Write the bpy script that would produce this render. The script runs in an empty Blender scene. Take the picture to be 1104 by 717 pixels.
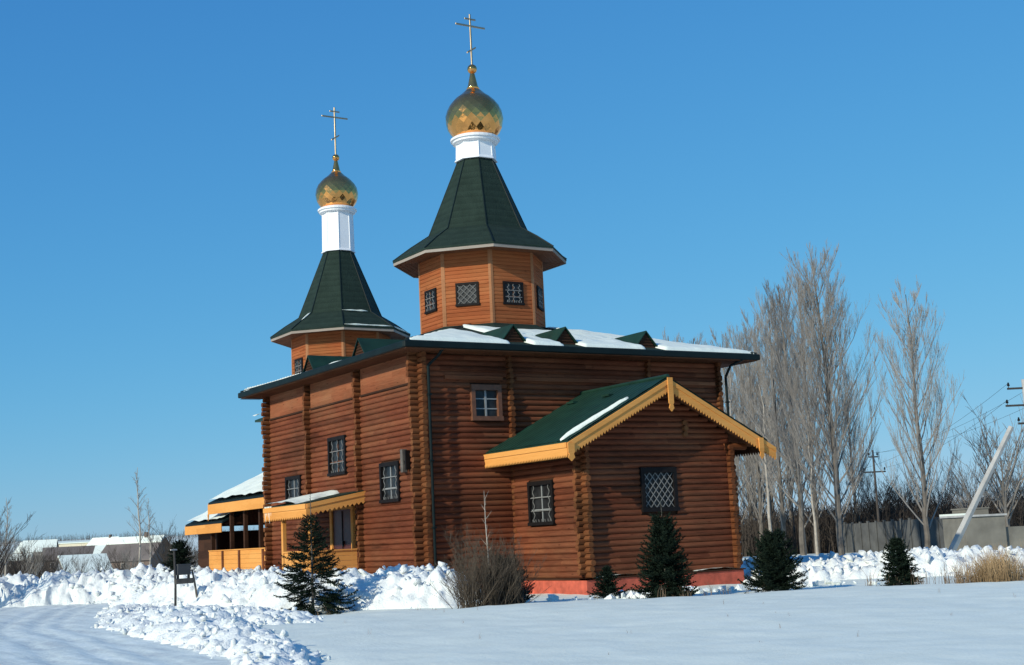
import bpy, bmesh, math, random
from mathutils import Vector, Matrix, noise
from math import sin, cos, pi, radians, sqrt, floor
C = bpy.context.scene.collection
sc = bpy.context.scene
random.seed(4)
rnd = random.random
def U(a, b): return a + (b - a) * rnd()
def sst(a, b, x):
    t = max(0., min(1., (x - a) / (b - a))); return t * t * (3 - 2 * t)
def fb(x, y, z=0., o=3):
    s = 0.; a = 1.; f = 1.
    for _ in range(o):
        s += a * noise.noise(Vector((x * f, y * f, z * f + 7.3))); a *= .5; f *= 2.03
    return s

# ------------------------------------------------------------------ materials
def newmat(name):
    m = bpy.data.materials.new(name); m.use_nodes = True
    nt = m.node_tree; b = nt.nodes['Principled BSDF']
    return m, nt, b
def nd(nt, t, **k):
    n = nt.nodes.new(t)
    for a, v in k.items(): setattr(n, a, v)
    return n
def math_n(nt, op, a, b=None, c=None):
    n = nd(nt, 'ShaderNodeMath', operation=op)
    for i, v in enumerate((a, b, c)):
        if v is None: continue
        if isinstance(v, (int, float)): n.inputs[i].default_value = v
        else: nt.links.new(v, n.inputs[i])
    return n.outputs[0]
def noise_n(nt, vec, scale, detail=3., rough=.55):
    n = nd(nt, 'ShaderNodeTexNoise'); n.inputs['Scale'].default_value = scale
    n.inputs['Detail'].default_value = detail; n.inputs['Roughness'].default_value = rough
    nt.links.new(vec, n.inputs['Vector']); return n.outputs['Fac']
def mapped(nt, s=(1, 1, 1), src='Object'):
    tc = nd(nt, 'ShaderNodeTexCoord'); mp = nd(nt, 'ShaderNodeMapping'); mp.inputs['Scale'].default_value = s
    nt.links.new(tc.outputs[src], mp.inputs['Vector']); return mp.outputs['Vector']
def ramp(nt, fac, stops):
    r = nd(nt, 'ShaderNodeValToRGB'); e = r.color_ramp.elements
    while len(e) < len(stops): e.new(.5)
    for i, (p, c) in enumerate(stops): e[i].position = p; e[i].color = (*c, 1)
    nt.links.new(fac, r.inputs['Fac']); return r.outputs['Color']
def mix(nt, fac, a, b, mode='MIX'):
    n = nd(nt, 'ShaderNodeMix', data_type='RGBA', blend_type=mode)
    for s, v in ((n.inputs[0], fac), (n.inputs[6], a), (n.inputs[7], b)):
        if isinstance(v, (int, float)): s.default_value = v
        elif isinstance(v, tuple): s.default_value = (*v, 1)
        else: nt.links.new(v, s)
    return n.outputs[2]
def bump(nt, b, h, strength=.4, dist=.02):
    n = nd(nt, 'ShaderNodeBump'); n.inputs['Strength'].default_value = strength; n.inputs['Distance'].default_value = dist
    nt.links.new(h, n.inputs['Height']); nt.links.new(n.outputs['Normal'], b.inputs['Normal'])
def simple(name, col, rough=.7, metal=0., var=.25, scale=3., bmp=0., spec=.5, bscale=40.):
    m, nt, b = newmat(name); v = mapped(nt)
    f = noise_n(nt, v, scale, 4)
    lo = tuple(c * (1 - var) for c in col); hi = tuple(min(1, c * (1 + var)) for c in col)
    nt.links.new(ramp(nt, f, [(.3, lo), (.7, hi)]), b.inputs['Base Color'])
    b.inputs['Roughness'].default_value = rough; b.inputs['Metallic'].default_value = metal
    b.inputs['Specular IOR Level'].default_value = spec
    if bmp: bump(nt, b, noise_n(nt, v, bscale, 3), bmp)
    return m
def wood(name, dark, mid, light, step=.21, rough=.75, spec=.08, grain=.35):
    m, nt, b = newmat(name)
    tc = nd(nt, 'ShaderNodeTexCoord'); sx = nd(nt, 'ShaderNodeSeparateXYZ'); nt.links.new(tc.outputs['Object'], sx.inputs[0])
    row = math_n(nt, 'FLOOR', math_n(nt, 'DIVIDE', sx.outputs['Z'], step))
    # each log its own tone, changing along its length where logs are joined
    xy = math_n(nt, 'ADD', sx.outputs['X'], sx.outputs['Y'])
    seg = math_n(nt, 'FLOOR', math_n(nt, 'ADD', math_n(nt, 'DIVIDE', xy, 3.7), math_n(nt, 'MULTIPLY', row, .37)))
    cb = nd(nt, 'ShaderNodeCombineXYZ'); nt.links.new(row, cb.inputs[0]); nt.links.new(seg, cb.inputs[1])
    wn = nd(nt, 'ShaderNodeTexWhiteNoise', noise_dimensions='3D'); nt.links.new(cb.outputs[0], wn.inputs['Vector'])
    g = noise_n(nt, mapped(nt, (1.2, 1.2, 26)), 1.6, 5, .65)
    big = noise_n(nt, mapped(nt, (.25, .25, .6)), 1., 3)
    f = math_n(nt, 'ADD', math_n(nt, 'MULTIPLY', g, .50), math_n(nt, 'ADD', math_n(nt, 'MULTIPLY', wn.outputs['Value'], .18), math_n(nt, 'MULTIPLY', big, .47)))
    col = ramp(nt, f, [(.36, dark), (.56, mid), (.78, light)])
    if step < .25:
        pt = ramp(nt, noise_n(nt, mapped(nt, (.5, .5, .9)), .9, 4), [(.42, (1., 1., 1.)), (.66, (.92, 1.12, 1.15))]); col = mix(nt, 1., col, pt, 'MULTIPLY')
        vo = nd(nt, 'ShaderNodeTexVoronoi'); vo.inputs['Scale'].default_value = 1.; nt.links.new(mapped(nt, (1.6, 1.6, 5.2)), vo.inputs['Vector'])
        kn = ramp(nt, vo.outputs['Distance'], [(.05, (.35, .3, .28)), (.13, (1., 1., 1.))]); col = mix(nt, .8, col, kn, 'MULTIPLY')
    nt.links.new(col, b.inputs['Base Color'])
    b.inputs['Roughness'].default_value = rough; b.inputs['Specular IOR Level'].default_value = spec
    bump(nt, b, g, grain, .02)
    return m
M = {}
M['log'] = wood('stained_log', (.060, .018, .009), (.160, .047, .023), (.265, .090, .042), step=.19)
M['logend'] = wood('log_end', (.075, .024, .010), (.15, .050, .020), (.24, .09, .036), step=.095)
M['board'] = wood('tower_board', (.20, .054, .019), (.33, .092, .032), (.42, .135, .050), step=.15)
M['band'] = wood('upper_board', (.15, .045, .02), (.25, .082, .038), (.33, .12, .058), step=.18)
M['trim'] = wood('corner_trim', (.24, .10, .045), (.34, .15, .07), (.42, .2, .1), step=2.)
M['soffit'] = wood('soffit_board', (.10, .04, .02), (.17, .07, .035), (.23, .10, .05), step=.3)
M['yellow'] = wood('ochre_board', (.58, .235, .055), (.72, .315, .080), (.80, .38, .11), step=.45, grain=.15)
M['dark_wood'] = wood('dark_wood', (.03, .014, .009), (.05, .024, .014), (.08, .035, .02), step=.4)
M['greyboard'] = wood('bleached_board', (.20, .16, .13), (.30, .25, .21), (.4, .35, .3), step=.3)
def shingle():
    m, nt, b = newmat('green_shingle'); v = mapped(nt)
    br = nd(nt, 'ShaderNodeTexBrick'); nt.links.new(mapped(nt, (1, 1, 1)), br.inputs['Vector'])
    f = noise_n(nt, v, 2.2, 5); f2 = noise_n(nt, v, 22., 3)
    wv0 = nd(nt, 'ShaderNodeTexWave', wave_type='BANDS', bands_direction='Z', wave_profile='SAW'); wv0.inputs['Scale'].default_value = 1.1; wv0.inputs['Distortion'].default_value = 1.2; wv0.inputs['Detail'].default_value = 3
    nt.links.new(v, wv0.inputs['Vector'])
    ff = math_n(nt, 'ADD', math_n(nt, 'MULTIPLY', f, .5), math_n(nt, 'ADD', math_n(nt, 'MULTIPLY', f2, .35), math_n(nt, 'MULTIPLY', wv0.outputs['Fac'], .16)))
    nt.links.new(ramp(nt, ff, [(.35, (.009, .021, .015)), (.65, (.020, .038, .028))]), b.inputs['Base Color'])
    b.inputs['Roughness'].default_value = .85; b.inputs['Specular IOR Level'].default_value = .25
    wv = nd(nt, 'ShaderNodeTexWave', wave_type='BANDS', bands_direction='Z', wave_profile='SAW'); wv.inputs['Scale'].default_value = 1.1; wv.inputs['Distortion'].default_value = .6
    wv.inputs['Detail'].default_value = 2
    nt.links.new(v, wv.inputs['Vector'])
    bump(nt, b, math_n(nt, 'ADD', wv.outputs['Fac'], f2), .9, .04)
    return m
M['shingle'] = shingle()
M['green_metal'] = simple('green_metal_tile', (.010, .036, .024), .55, 0, .25, 1.5, .1, .25)
M['dark_green'] = simple('dark_green_metal', (.004, .011, .011), .6, 0, .3, 2., 0, .2)
M['plinth'] = simple('red_plinth_paint', (.50, .098, .055), .85, 0, .28, 3.5, .5)
M['white_paint'] = simple('white_painted_metal', (.82, .82, .83), .45, 0, .04, 2.)
M['pale_metal'] = simple('pale_grey_metal', (.42, .40, .38), .55, 0, .15, 4.)
def gold():
    m, nt, b = newmat('gold_leaf_sheet'); v = mapped(nt)
    f = noise_n(nt, v, 1.4, 3)
    nt.links.new(ramp(nt, f, [(.35, (.70, .33, .10)), (.65, (.90, .43, .14))]), b.inputs['Base Color'])
    b.inputs['Metallic'].default_value = .95; b.inputs['Roughness'].default_value = .10
    bump(nt, b, noise_n(nt, v, 5., 2), .12, .05)
    return m
M['gold'] = gold()
M['cross'] = simple('gilded_cross_metal', (.42, .32, .20), .4, .9, .15)
M['frame_dark'] = simple('dark_window_frame', (.010, .008, .008), .7, 0, .3, 6., 0, .15)
M['frame_brown'] = simple('brown_window_frame', (.15, .060, .030), .6, 0, .25, 5.)
M['grille'] = simple('pale_window_grille', (.19, .185, .175), .6, .0, .1, 8.)
M['muntin'] = simple('pale_muntin', (.27, .275, .27), .6, 0, .1)
M['door'] = simple('dark_red_door', (.075, .016, .012), .5, 0, .3, 4.)
M['black'] = simple('dark_void', (.012, .010, .009), .8, 0, .1)
def glass():
    m, nt, b = newmat('window_glass'); v = mapped(nt)
    nt.links.new(ramp(nt, noise_n(nt, v, 3., 2), [(.3, (.006, .007, .008)), (.7, (.03, .032, .034))]), b.inputs['Base Color'])
    b.inputs['Roughness'].default_value = .33; b.inputs['Specular IOR Level'].default_value = .28
    bump(nt, b, noise_n(nt, v, 2.5, 1), .08, .05)
    return m
M['glass'] = glass()
def snow(name='snow', a=(.80, .84, .745), b2=(.88, .92, .82), bscale=14., bs=.35, big=1.2):
    m, nt, b = newmat(name); v = mapped(nt)
    f = noise_n(nt, v, big, 4)
    nt.links.new(ramp(nt, f, [(.3, a), (.7, b2)]), b.inputs['Base Color'])
    b.inputs['Roughness'].default_value = .7; b.inputs['Specular IOR Level'].default_value = .25
    h = math_n(nt, 'ADD', noise_n(nt, v, bscale, 4, .6), math_n(nt, 'MULTIPLY', noise_n(nt, mapped(nt, (1, .35, 1)), 1.7, 3), 2.))
    bump(nt, b, h, bs, .03)
    return m
M['snow'] = snow()
M['snow_bank'] = snow('ploughed_snow', (.74, .765, .745), (.88, .90, .87), 16., 1., 4.)
def roadmat():
    m, nt, b = newmat('packed_road_snow')
    v = mapped(nt); w = mapped(nt, (3.2, .22, 1))
    # tyre streaks run along the road, roughly +Y
    f = math_n(nt, 'ADD', math_n(nt, 'MULTIPLY', noise_n(nt, w, 1.1, 4), .6), math_n(nt, 'MULTIPLY', noise_n(nt, v, 1.5, 5), .4))
    nt.links.new(ramp(nt, f, [(.34, (.60, .62, .60)), (.5, (.80, .84, .77)), (.62, (.93, .96, .89))]), b.inputs['Base Color'])
    b.inputs['Roughness'].default_value = .5; b.inputs['Specular IOR Level'].default_value = .35
    bump(nt, b, math_n(nt, 'ADD', f, noise_n(nt, v, 9., 4)), .5, .04)
    return m
M['road'] = roadmat()
M['needle'] = simple('spruce_needle', (.012, .021, .013), .9, 0, .5, 5., 0, .1)
M['needle_b'] = simple('juniper_needle', (.020, .021, .014), .9, 0, .5, 5., 0, .1)
M['bark'] = simple('grey_bark', (.15, .13, .11), .9, 0, .35, 2., .4, .2, 20.)
M['twig'] = simple('poplar_twig', (.235, .21, .185), .9, 0, .3, .6, 0, .2)
M['twig2'] = simple('pale_poplar_twig', (.27, .245, .22), .9, 0, .25, .6, 0, .2)
M['twig_dark'] = simple('dark_twig', (.055, .044, .036), .9, 0, .4, .6, 0, .2)
M['bushtwig'] = simple('shrub_twig', (.075, .058, .043), .85, 0, .4, 1.5, 0, .2)
M['birch'] = simple('birch_bark', (.40, .35, .29), .8, 0, .25, 3.)
M['dry_grass'] = simple('dry_reed_grass', (.29, .195, .105), .85, 0, .5, 2., 0, .2)
M['weed'] = simple('dry_weed', (.16, .11, .07), .9, 0, .3, 3.)
M['concrete'] = simple('grey_concrete', (.42, .41, .39), .9, 0, .2, 2., .3)
M['fence'] = simple('grey_fence_panel', (.085, .085, .083), .9, 0, .3, 1.2)
M['beige'] = simple('beige_block_wall', (.19, .175, .145), .9, 0, .25, 1.)
M['pole_wood'] = simple('creosoted_pole', (.07, .058, .05), .9, 0, .3, 3.)
M['house_wall'] = simple('house_wall_grey', (.22, .23, .25), .9, 0, .25, .4)
M['house_wall2'] = simple('house_wall_brown', (.15, .11, .09), .9, 0, .25, .4)
M['house_wall3'] = simple('house_wall_pale', (.34, .31, .28), .9, 0, .15, .4)
M['house_roof'] = simple('slate_roof_brown', (.17, .14, .125), .9, 0, .25, .3)
M['cream'] = simple('cream_cladding', (.74, .64, .47), .8, 0, .06, .05)
M['post'] = simple('weathered_post', (.11, .095, .08), .85, 0, .35, 6.)
M['postdark'] = simple('dark_post', (.035, .032, .03), .8, 0, .3, 6.)

# ------------------------------------------------------------------ mesh builder
class MB:
    def __init__(s): s.v = []; s.f = []
    def add(s, vs, fs):
        o = len(s.v); s.v.extend([tuple(p) for p in vs]); s.f.extend([tuple(i + o for i in f) for f in fs])
    def box(s, a, b):
        x0, y0, z0 = a; x1, y1, z1 = b
        s.add([(x0, y0, z0), (x1, y0, z0), (x1, y1, z0), (x0, y1, z0), (x0, y0, z1), (x1, y0, z1), (x1, y1, z1), (x0, y1, z1)],
              [(0, 3, 2, 1), (4, 5, 6, 7), (0, 1, 5, 4), (1, 2, 6, 5), (2, 3, 7, 6), (3, 0, 4, 7)])
    def prism(s, pts, vec):           # planar polygon extruded by vec
        n = len(pts); p = [Vector(q) for q in pts]; v = Vector(vec)
        s.add(p + [q + v for q in p], [tuple(range(n))[::-1], tuple(range(n, 2 * n))] + [(i, (i + 1) % n, n + (i + 1) % n, n + i) for i in range(n)])
    def tube(s, a, b, r0, r1=None, n=6, caps=True):
        if r1 is None: r1 = r0
        a = Vector(a); b = Vector(b); d = (b - a)
        if d.length < 1e-6: return
        d.normalize(); u = d.orthogonal().normalized(); w = d.cross(u)
        A = [a + (u * cos(2 * pi * i / n) + w * sin(2 * pi * i / n)) * r0 for i in range(n)]
        B = [b + (u * cos(2 * pi * i / n) + w * sin(2 * pi * i / n)) * r1 for i in range(n)]
        f = [(i, (i + 1) % n, n + (i + 1) % n, n + i) for i in range(n)]
        if caps: f += [tuple(range(n))[::-1], tuple(range(n, 2 * n))]
        s.add(A + B, f)
    def chain(s, pts, rad, n=4):      # connected tapered tube
        p = [Vector(q) for q in pts]; rings = []; u = None
        for i, q in enumerate(p):
            d = (p[min(i + 1, len(p) - 1)] - p[max(i - 1, 0)]).normalized()
            if u is None: u = d.orthogonal().normalized()
            else:
                u = u - d * u.dot(d); u = u.normalized() if u.length > 1e-5 else d.orthogonal().normalized()
            w = d.cross(u)
            rings.append([q + (u * cos(2 * pi * k / n) + w * sin(2 * pi * k / n)) * rad[i] for k in range(n)])
        vs = [x for r in rings for x in r]; fs = []
        for i in range(len(p) - 1):
            for k in range(n): fs.append((i * n + k, i * n + (k + 1) % n, (i + 1) * n + (k + 1) % n, (i + 1) * n + k))
        fs.append(tuple(range(n))[::-1]); fs.append(tuple(range(len(vs) - n, len(vs))))
        s.add(vs, fs)
    def lathe(s, prof, c=(0, 0), n=24, rot=0., close=True):
        vs = []; fs = []
        for r, z in prof:
            for k in range(n):
                a = 2 * pi * k / n + rot; vs.append((c[0] + r * cos(a), c[1] + r * sin(a), z))
        for i in range(len(prof) - 1):
            for k in range(n): fs.append((i * n + k, i * n + (k + 1) % n, (i + 1) * n + (k + 1) % n, (i + 1) * n + k))
        if close: fs.append(tuple(range(n))[::-1]); fs.append(tuple(range(len(vs) - n, len(vs))))
        s.add(vs, fs)
    def build(s, name, mat, parent=None, smooth=False):
        me = bpy.data.meshes.new(name); me.from_pydata(s.v, [], s.f); me.validate(); me.update()
        me.materials.append(mat if not isinstance(mat, str) else M[mat])
        if smooth: me.polygons.foreach_set('use_smooth', [True] * len(me.polygons))
        o = bpy.data.objects.new(name, me); C.objects.link(o)
        if parent: o.parent = parent
        return o
def fixn(o):
    bm = bmesh.new(); bm.from_mesh(o.data); bmesh.ops.recalc_face_normals(bm, faces=bm.faces); bm.to_mesh(o.data); bm.free(); return o
def bevel(o, w):
    md = o.modifiers.new('b', 'BEVEL'); md.width = w; md.segments = 1; md.limit_method = 'ANGLE'; return o
def tag(o, label=None, cat=None, group=None, kind=None):
    if label: o['label'] = label
    if cat: o['category'] = cat
    if group: o['group'] = group
    if kind: o['kind'] = kind
    return o
def empty(name, loc, rz=0.):
    o = bpy.data.objects.new(name, None); C.objects.link(o); o.location = loc; o.rotation_euler = (0, 0, rz); return o
def copy_tree(o, parent=None):
    c = o.copy(); C.objects.link(c); c.parent = parent
    for ch in list(o.children): copy_tree(ch, c)
    return c

# ------------------------------------------------------------------ camera, sun, sky
cam = bpy.data.cameras.new('camera'); co = bpy.data.objects.new('camera', cam); C.objects.link(co)
cam.sensor_width = 36.; cam.lens = 1478.8 / 1104 * 36; cam.clip_end = 9000; cam.clip_start = .2
yaw, pitch, roll = .56087, .15005, -.04752
f_ = Vector((sin(yaw) * cos(pitch), cos(yaw) * cos(pitch), sin(pitch))); r_ = Vector((cos(yaw), -sin(yaw), 0)); u_ = r_.cross(f_)
r2 = cos(roll) * r_ + sin(roll) * u_; u2 = -sin(roll) * r_ + cos(roll) * u_
CAM = Vector((-21.564, -40.355, 1.8))
co.matrix_world = Matrix(((r2.x, u2.x, -f_.x, CAM.x), (r2.y, u2.y, -f_.y, CAM.y), (r2.z, u2.z, -f_.z, CAM.z), (0, 0, 0, 1)))
sc.camera = co
AZ, EL = radians(74), radians(24)
S = Vector((-sin(AZ) * cos(EL), -cos(AZ) * cos(EL), sin(EL)))
sun = bpy.data.lights.new('sun', 'SUN'); sun.energy = 3.9; sun.angle = radians(.53); sun.color = (1., .95, .78)
so = bpy.data.objects.new('sun', sun); C.objects.link(so); so.rotation_euler = S.to_track_quat('Z', 'Y').to_euler(); so.location = (-30, -20, 40)
w = bpy.data.worlds.new('World'); sc.world = w; w.use_nodes = True
nt = w.node_tree; sk = nt.nodes.new('ShaderNodeTexSky'); sk.sky_type = 'NISHITA'; sk.sun_disc = False
sk.sun_elevation = EL; sk.sun_rotation = math.atan2(S.x, S.y) % (2 * pi)
sk.air_density = 1.0; sk.dust_density = 0.; sk.ozone_density = 8.; sk.altitude = 200
# the clear winter sky's own colour: soft shoulder per channel (keeps the bright rim near the horizon from burning out)
sp = nt.nodes.new('ShaderNodeSeparateColor'); cbn = nt.nodes.new('ShaderNodeCombineColor'); nt.links.new(sk.outputs[0], sp.inputs[0])
for i, (a_, b_) in enumerate(((.79, .5), (1.93, 2.08), (3.3, 3.2))):
    x_ = math_n(nt, 'MULTIPLY', sp.outputs[i], .115)
    y_ = math_n(nt, 'DIVIDE', math_n(nt, 'MULTIPLY', x_, a_ * 10), math_n(nt, 'MULTIPLY_ADD', x_, b_, 1.))
    nt.links.new(y_, cbn.inputs[i])
nt.links.new(cbn.outputs[0], nt.nodes['Background'].inputs[0]); nt.nodes['Background'].inputs[1].default_value = .1
sc.view_settings.view_transform = 'Standard'; sc.view_settings.look = 'None'; sc.view_settings.exposure = 0.0; sc.view_settings.gamma = 1

# ------------------------------------------------------------------ ground
def edge_side(x, y):                  # >0 on the camera side of the near snow field's crest
    e = [(-14., -6.), (-8.4, -4.), (-4.1, -9.1), (-1.7, -8.4), (.6, -10.2), (2.7, -10.9), (4.9, -12.2), (6.8, -13.8), (8.6, -16.6), (14, -21)]
    for (x0, y0), (x1, y1) in zip(e, e[1:]):
        if x0 <= x < x1: return y0 + (y1 - y0) * (x - x0) / (x1 - x0) - y
    return -1e3 if x < -14 else (-16.6 - (x - 8.6) - y)
def road_right(y):                    # x of the road's right-hand edge at this y
    e = [(-60, -20.), (-30, -14.6), (-19., -13.1), (-15.8, -12.7), (-10.3, -11.9), (-2., -10.6), (4., -8.7), (13.2, -5.3), (40, 6)]
    for (y0, x0), (y1, x1) in zip(e, e[1:]):
        if y0 <= y < y1: return x0 + (x1 - x0) * (y - y0) / (y1 - y0)
    return -20
def gz(x, y):
    d = sqrt((x + 5) ** 2 + (y + 10) ** 2)
    z = -1.3 * sst(50, 130, d) + 28 * sst(230, 1900, d) * (1 + .25 * noise.noise(Vector((x / 420, y / 420, 0))))
    if d < 120:
        z += .10 * fb(x / 6, y / 6, 1) * (1 - sst(60, 120, d)) * .6
        onroad = sst(-.5, 1.5, x - road_right(y)) if y < 20 else 1
        z *= (.25 + .75 * onroad) if d < 45 else 1
        z += .13 * sst(-.2, .9, edge_side(x, y)) * onroad
        z += .022 * fb(x / .9, y / .9, 2) + .006 * noise.noise(Vector((x * .9 + y * .5, y * 3.0 - x * 1.2, 4)))
    return z
def axis(lo, hi, c0, c1, fine, grow):
    a = [c0]; 
    while a[-1] < c1: a.append(a[-1] + fine)
    st = fine; r = a[-1]
    while r < hi: st *= grow; r += st; a.append(r)
    st = fine; l = c0; L = []
    while l > lo: st *= grow; l -= st; L.append(l)
    return L[::-1] + a
xs = axis(-3500, 3500, -22, 22, .22, 1.13); ys = axis(-1200, 4000, -42, 8, .22, 1.13)
mb = MB(); nx, ny = len(xs), len(ys)
mb.v = [(x, y, gz(x, y)) for y in ys for x in xs]
mb.f = [(j * nx + i, j * nx + i + 1, (j + 1) * nx + i + 1, (j + 1) * nx + i) for j in range(ny - 1) for i in range(nx - 1)]
tag(mb.build('snow_ground', 'snow', smooth=True), kind='structure')
mb = MB(); N = 90; yl = [-60 + .4 * i for i in range(200)]
left = lambda y: min(-9.5 - 8 - max(0, 12 - y) * .6, -11.)
for y in yl:
    xr = road_right(y) + .4; xl = xr - 16
    for i in range(N):
        x = xl + (xr - xl) * i / (N - 1)
        q_ = x - road_right(y) + .5 * sin(y * .11) + .15 * fb(y / 3, 0, 3, 2); rut = -.09 * sum(math.exp(-((q_ + c_) / .17) ** 2) for c_ in (1.7, 3.3, 5.2, 6.8, 2.4)) * (.7 + .5 * fb(x, y * .4, 8, 2))
        mb.v.append((x, y, gz(x, y) + max(.006, .06 + rut * .6 + .012 * fb(x * 2, y * .5, 5))))
mb.f = [(j * N + i, j * N + i + 1, (j + 1) * N + i + 1, (j + 1) * N + i) for j in range(len(yl) - 1) for i in range(N - 1)]
tag(mb.build('road', 'road', smooth=True), kind='structure')

# ------------------------------------------------------------------ ploughed banks
hulls = []
for k in range(10):
    bm = bmesh.new(); rs = random.Random(k)
    for _ in range(11):
        v = Vector((rs.gauss(0, 1), rs.gauss(0, 1), rs.gauss(0, 1))).normalized(); bm.verts.new(v * rs.uniform(.75, 1.))
    r = bmesh.ops.convex_hull(bm, input=bm.verts)
    bmesh.ops.delete(bm, geom=[v for v in bm.verts if not v.link_faces], context='VERTS')
    bm.verts.index_update()
    hulls.append(([tuple(v.co) for v in bm.verts], [tuple(v.index for v in f.verts) for f in bm.faces])); bm.free()
def chunk(mb, p, s):
    vs, fs = random.choice(hulls); R = Matrix.Rotation(U(0, 6.3), 3, Vector((U(-1, 1), U(-1, 1), U(-1, 1) + 1e-3)).normalized())
    sx, sy, sz = s * U(.7, 1.3), s * U(.6, 1.2), s * U(.45, .9)
    mb.add([Vector(p) + R @ Vector((v[0] * sx, v[1] * sy, v[2] * sz)) for v in vs], fs)
def bank(name, path, hw, H, chunks, csize=(.05, .2), rough=.35, step=.085, seed=0, skew=0.):
    """path: (x, y, height factor, half width factor)"""
    P = []
    for (a, b) in zip(path, path[1:]):
        n = max(1, int(Vector((b[0] - a[0], b[1] - a[1])).length / step))
        P += [tuple(a[k] + (b[k] - a[k]) * i / n for k in range(4)) for i in range(n)]
    P.append(path[-1])
    mb = MB(); NV = int(2 * hw / step * .8); tops = []
    for i, p in enumerate(P):
        q0 = P[max(0, i - 14)]; q1 = P[min(len(P) - 1, i + 14)]; t = Vector((q1[0] - q0[0], q1[1] - q0[1], 0)).normalized(); nn = Vector((t.y, -t.x, 0))
        endf = min(1., i * step / 1.2, (len(P) - 1 - i) * step / 1.2)
        for j in range(NV):
            v = -1 + 2 * j / (NV - 1); x = p[0] + nn.x * v * hw * p[3]; y = p[1] + nn.y * v * hw * p[3]
            av = abs(v) ** 1.35; prof = max(0., cos(av * pi / 2)) ** .85
            big = 1 + .28 * fb(x / 1.6, y / 1.6, seed, 2)
            h = H * p[2] * prof * big * sst(0, 1, endf)
            d, _ = noise.voronoi(Vector((x / .42, y / .42, h / .42 + seed))); d2, _ = noise.voronoi(Vector((x / .17, y / .17, h / .17 + seed)))
            lump = (.42 - d[0]) * rough * .8 + (.4 - d2[0]) * rough * .32 + rough * .3 * fb(x / .5, y / .5, seed + 3, 3)
            k = sst(0, .25, prof)
            ox = noise.noise(Vector((x * 2.3, y * 2.3, seed))) * .16 * k; oy = noise.noise(Vector((x * 2.3, y * 2.3, seed + 9))) * .16 * k
            z = gz(x, y) + h + lump * k - .10 * (1 - k)
            mb.v.append((x + ox, y + oy, z)); tops.append((x, y, z, k))
    mb.f = [(i * NV + j, i * NV + j + 1, (i + 1) * NV + j + 1, (i + 1) * NV + j) for i in range(len(P) - 1) for j in range(NV - 1)]
    for _ in range(chunks):
        x, y, z, k = random.choice(tops)
        s = csize[0] + (csize[1] - csize[0]) * rnd() ** 2.5
        chunk(mb, (x + U(-.1, .1), y + U(-.1, .1), (z if k > .05 else gz(x, y)) + s * .25), s)
    o = mb.build(name, 'snow_bank', smooth=True)
    return tag(o, kind='structure')
bank('far_snow_bank', [(-30, 27, 1, 1), (-17, 23.5, 1, 1), (-9.5, 21.2, 1, 1), (-6, 19.6, 1, 1), (-3.6, 17.2, .92, 1), (-1.8, 15.3, .9, .9), (.6, 13.6, .8, .8)], 2.3, 1.22, 450, (.04, .26), .6, .08, 1)
bank('church_snow_bank', [(-4.6, 13, .9, 1), (-5.6, 9, .95, 1.1), (-5.6, 5.5, 1., 1.05), (-5.2, 2.6, 1.06, 1.0), (-4.9, .3, .98, 1.), (-4.5, -1.3, .9, 1.1), (-3.5, -2.6, .9, 1.), (-2.6, -3.7, .93, .95), (-1.8, -5.0, .85, .85), (-1.0, -6.2, .5, .7)], 2.0, 1.08, 650, (.035, .22), .5, .07, 2)
bank('road_edge_bank', [(-17.6, -32, .6, .6), (-15.0, -24, .6, .6), (-12.95, -19, .65, .62), (-12.05, -14.5, .8, .8), (-11.2, -9.5, 1.1, 1.1), (-10.2, -4.6, .95, 1.45), (-9.3, -.5, .65, 1.45), (-8.3, 4.2, .6, 1.2), (-6.2, 9., 1.1, 1.2), (-4.4, 13.4, 1.2, 1.)], 1.15, .36, 1000, (.03, .12), .3, .07, 3)
bank('stand_snow_bank', [(-9.2, -10.5, .3, .6), (-8.2, -6, .8, 1.), (-7.8, -2.5, 1, 1.2), (-7.9, 1., .8, 1.2), (-7.3, 4.5, .9, 1.1), (-6.6, 8., 1, 1)], 1.5, .26, 420, (.03, .13), .3, .08, 8)
bank('far_right_snow_bank', [(10.5, -2.8, .2, .7), (11.8, -4.5, .75, .9), (13., -5.6, .95, 1), (14.4, -7., .98, 1), (15.8, -8.6, .98, 1), (17.4, -10.6, .9, 1), (19.5, -13, .8, 1)], 2.1, .72, 350, (.05, .24), .55, .09, 4)
bank('low_snow_bank', [(12.8, 6., .3, 1), (15.5, 4.2, .8, 1), (19, 2., .9, 1), (22.5, -.5, .8, 1), (26, -3, .6, 1)], 1.5, .55, 260, (.08, .3), .3, .12, 5)
bank('wall_foot_snow', [(9.5, -5.4, .3, .8), (11, -4.6, .8, 1), (13, -3.2, 1, 1), (14.8, -1.4, 1, 1), (15.6, .6, .7, 1)], 1.0, .34, 90, (.05, .2), .2, .1, 6)
mb = MB()
for _ in range(150):                                   # loose lumps in front of the plinth and along the field's edge
    t = rnd(); x = -2.2 + 12 * t; y = -7.2 - 2.2 * t + U(-1., 1.2)
    s = .04 + .22 * rnd() ** 3; chunk(mb, (x, y, gz(x, y) + s * .2), s)
for _ in range(70):
    x = U(2, 5.5); y = -7.4 + U(-.7, .5); s = .06 + .16 * rnd() ** 2; chunk(mb, (x, y, gz(x, y) + s * .3), s)
tag(mb.build('snow_clods', 'snow_bank'), 'loose lumps of snow scattered before the red plinth', 'snow lumps', kind='stuff')

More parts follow.
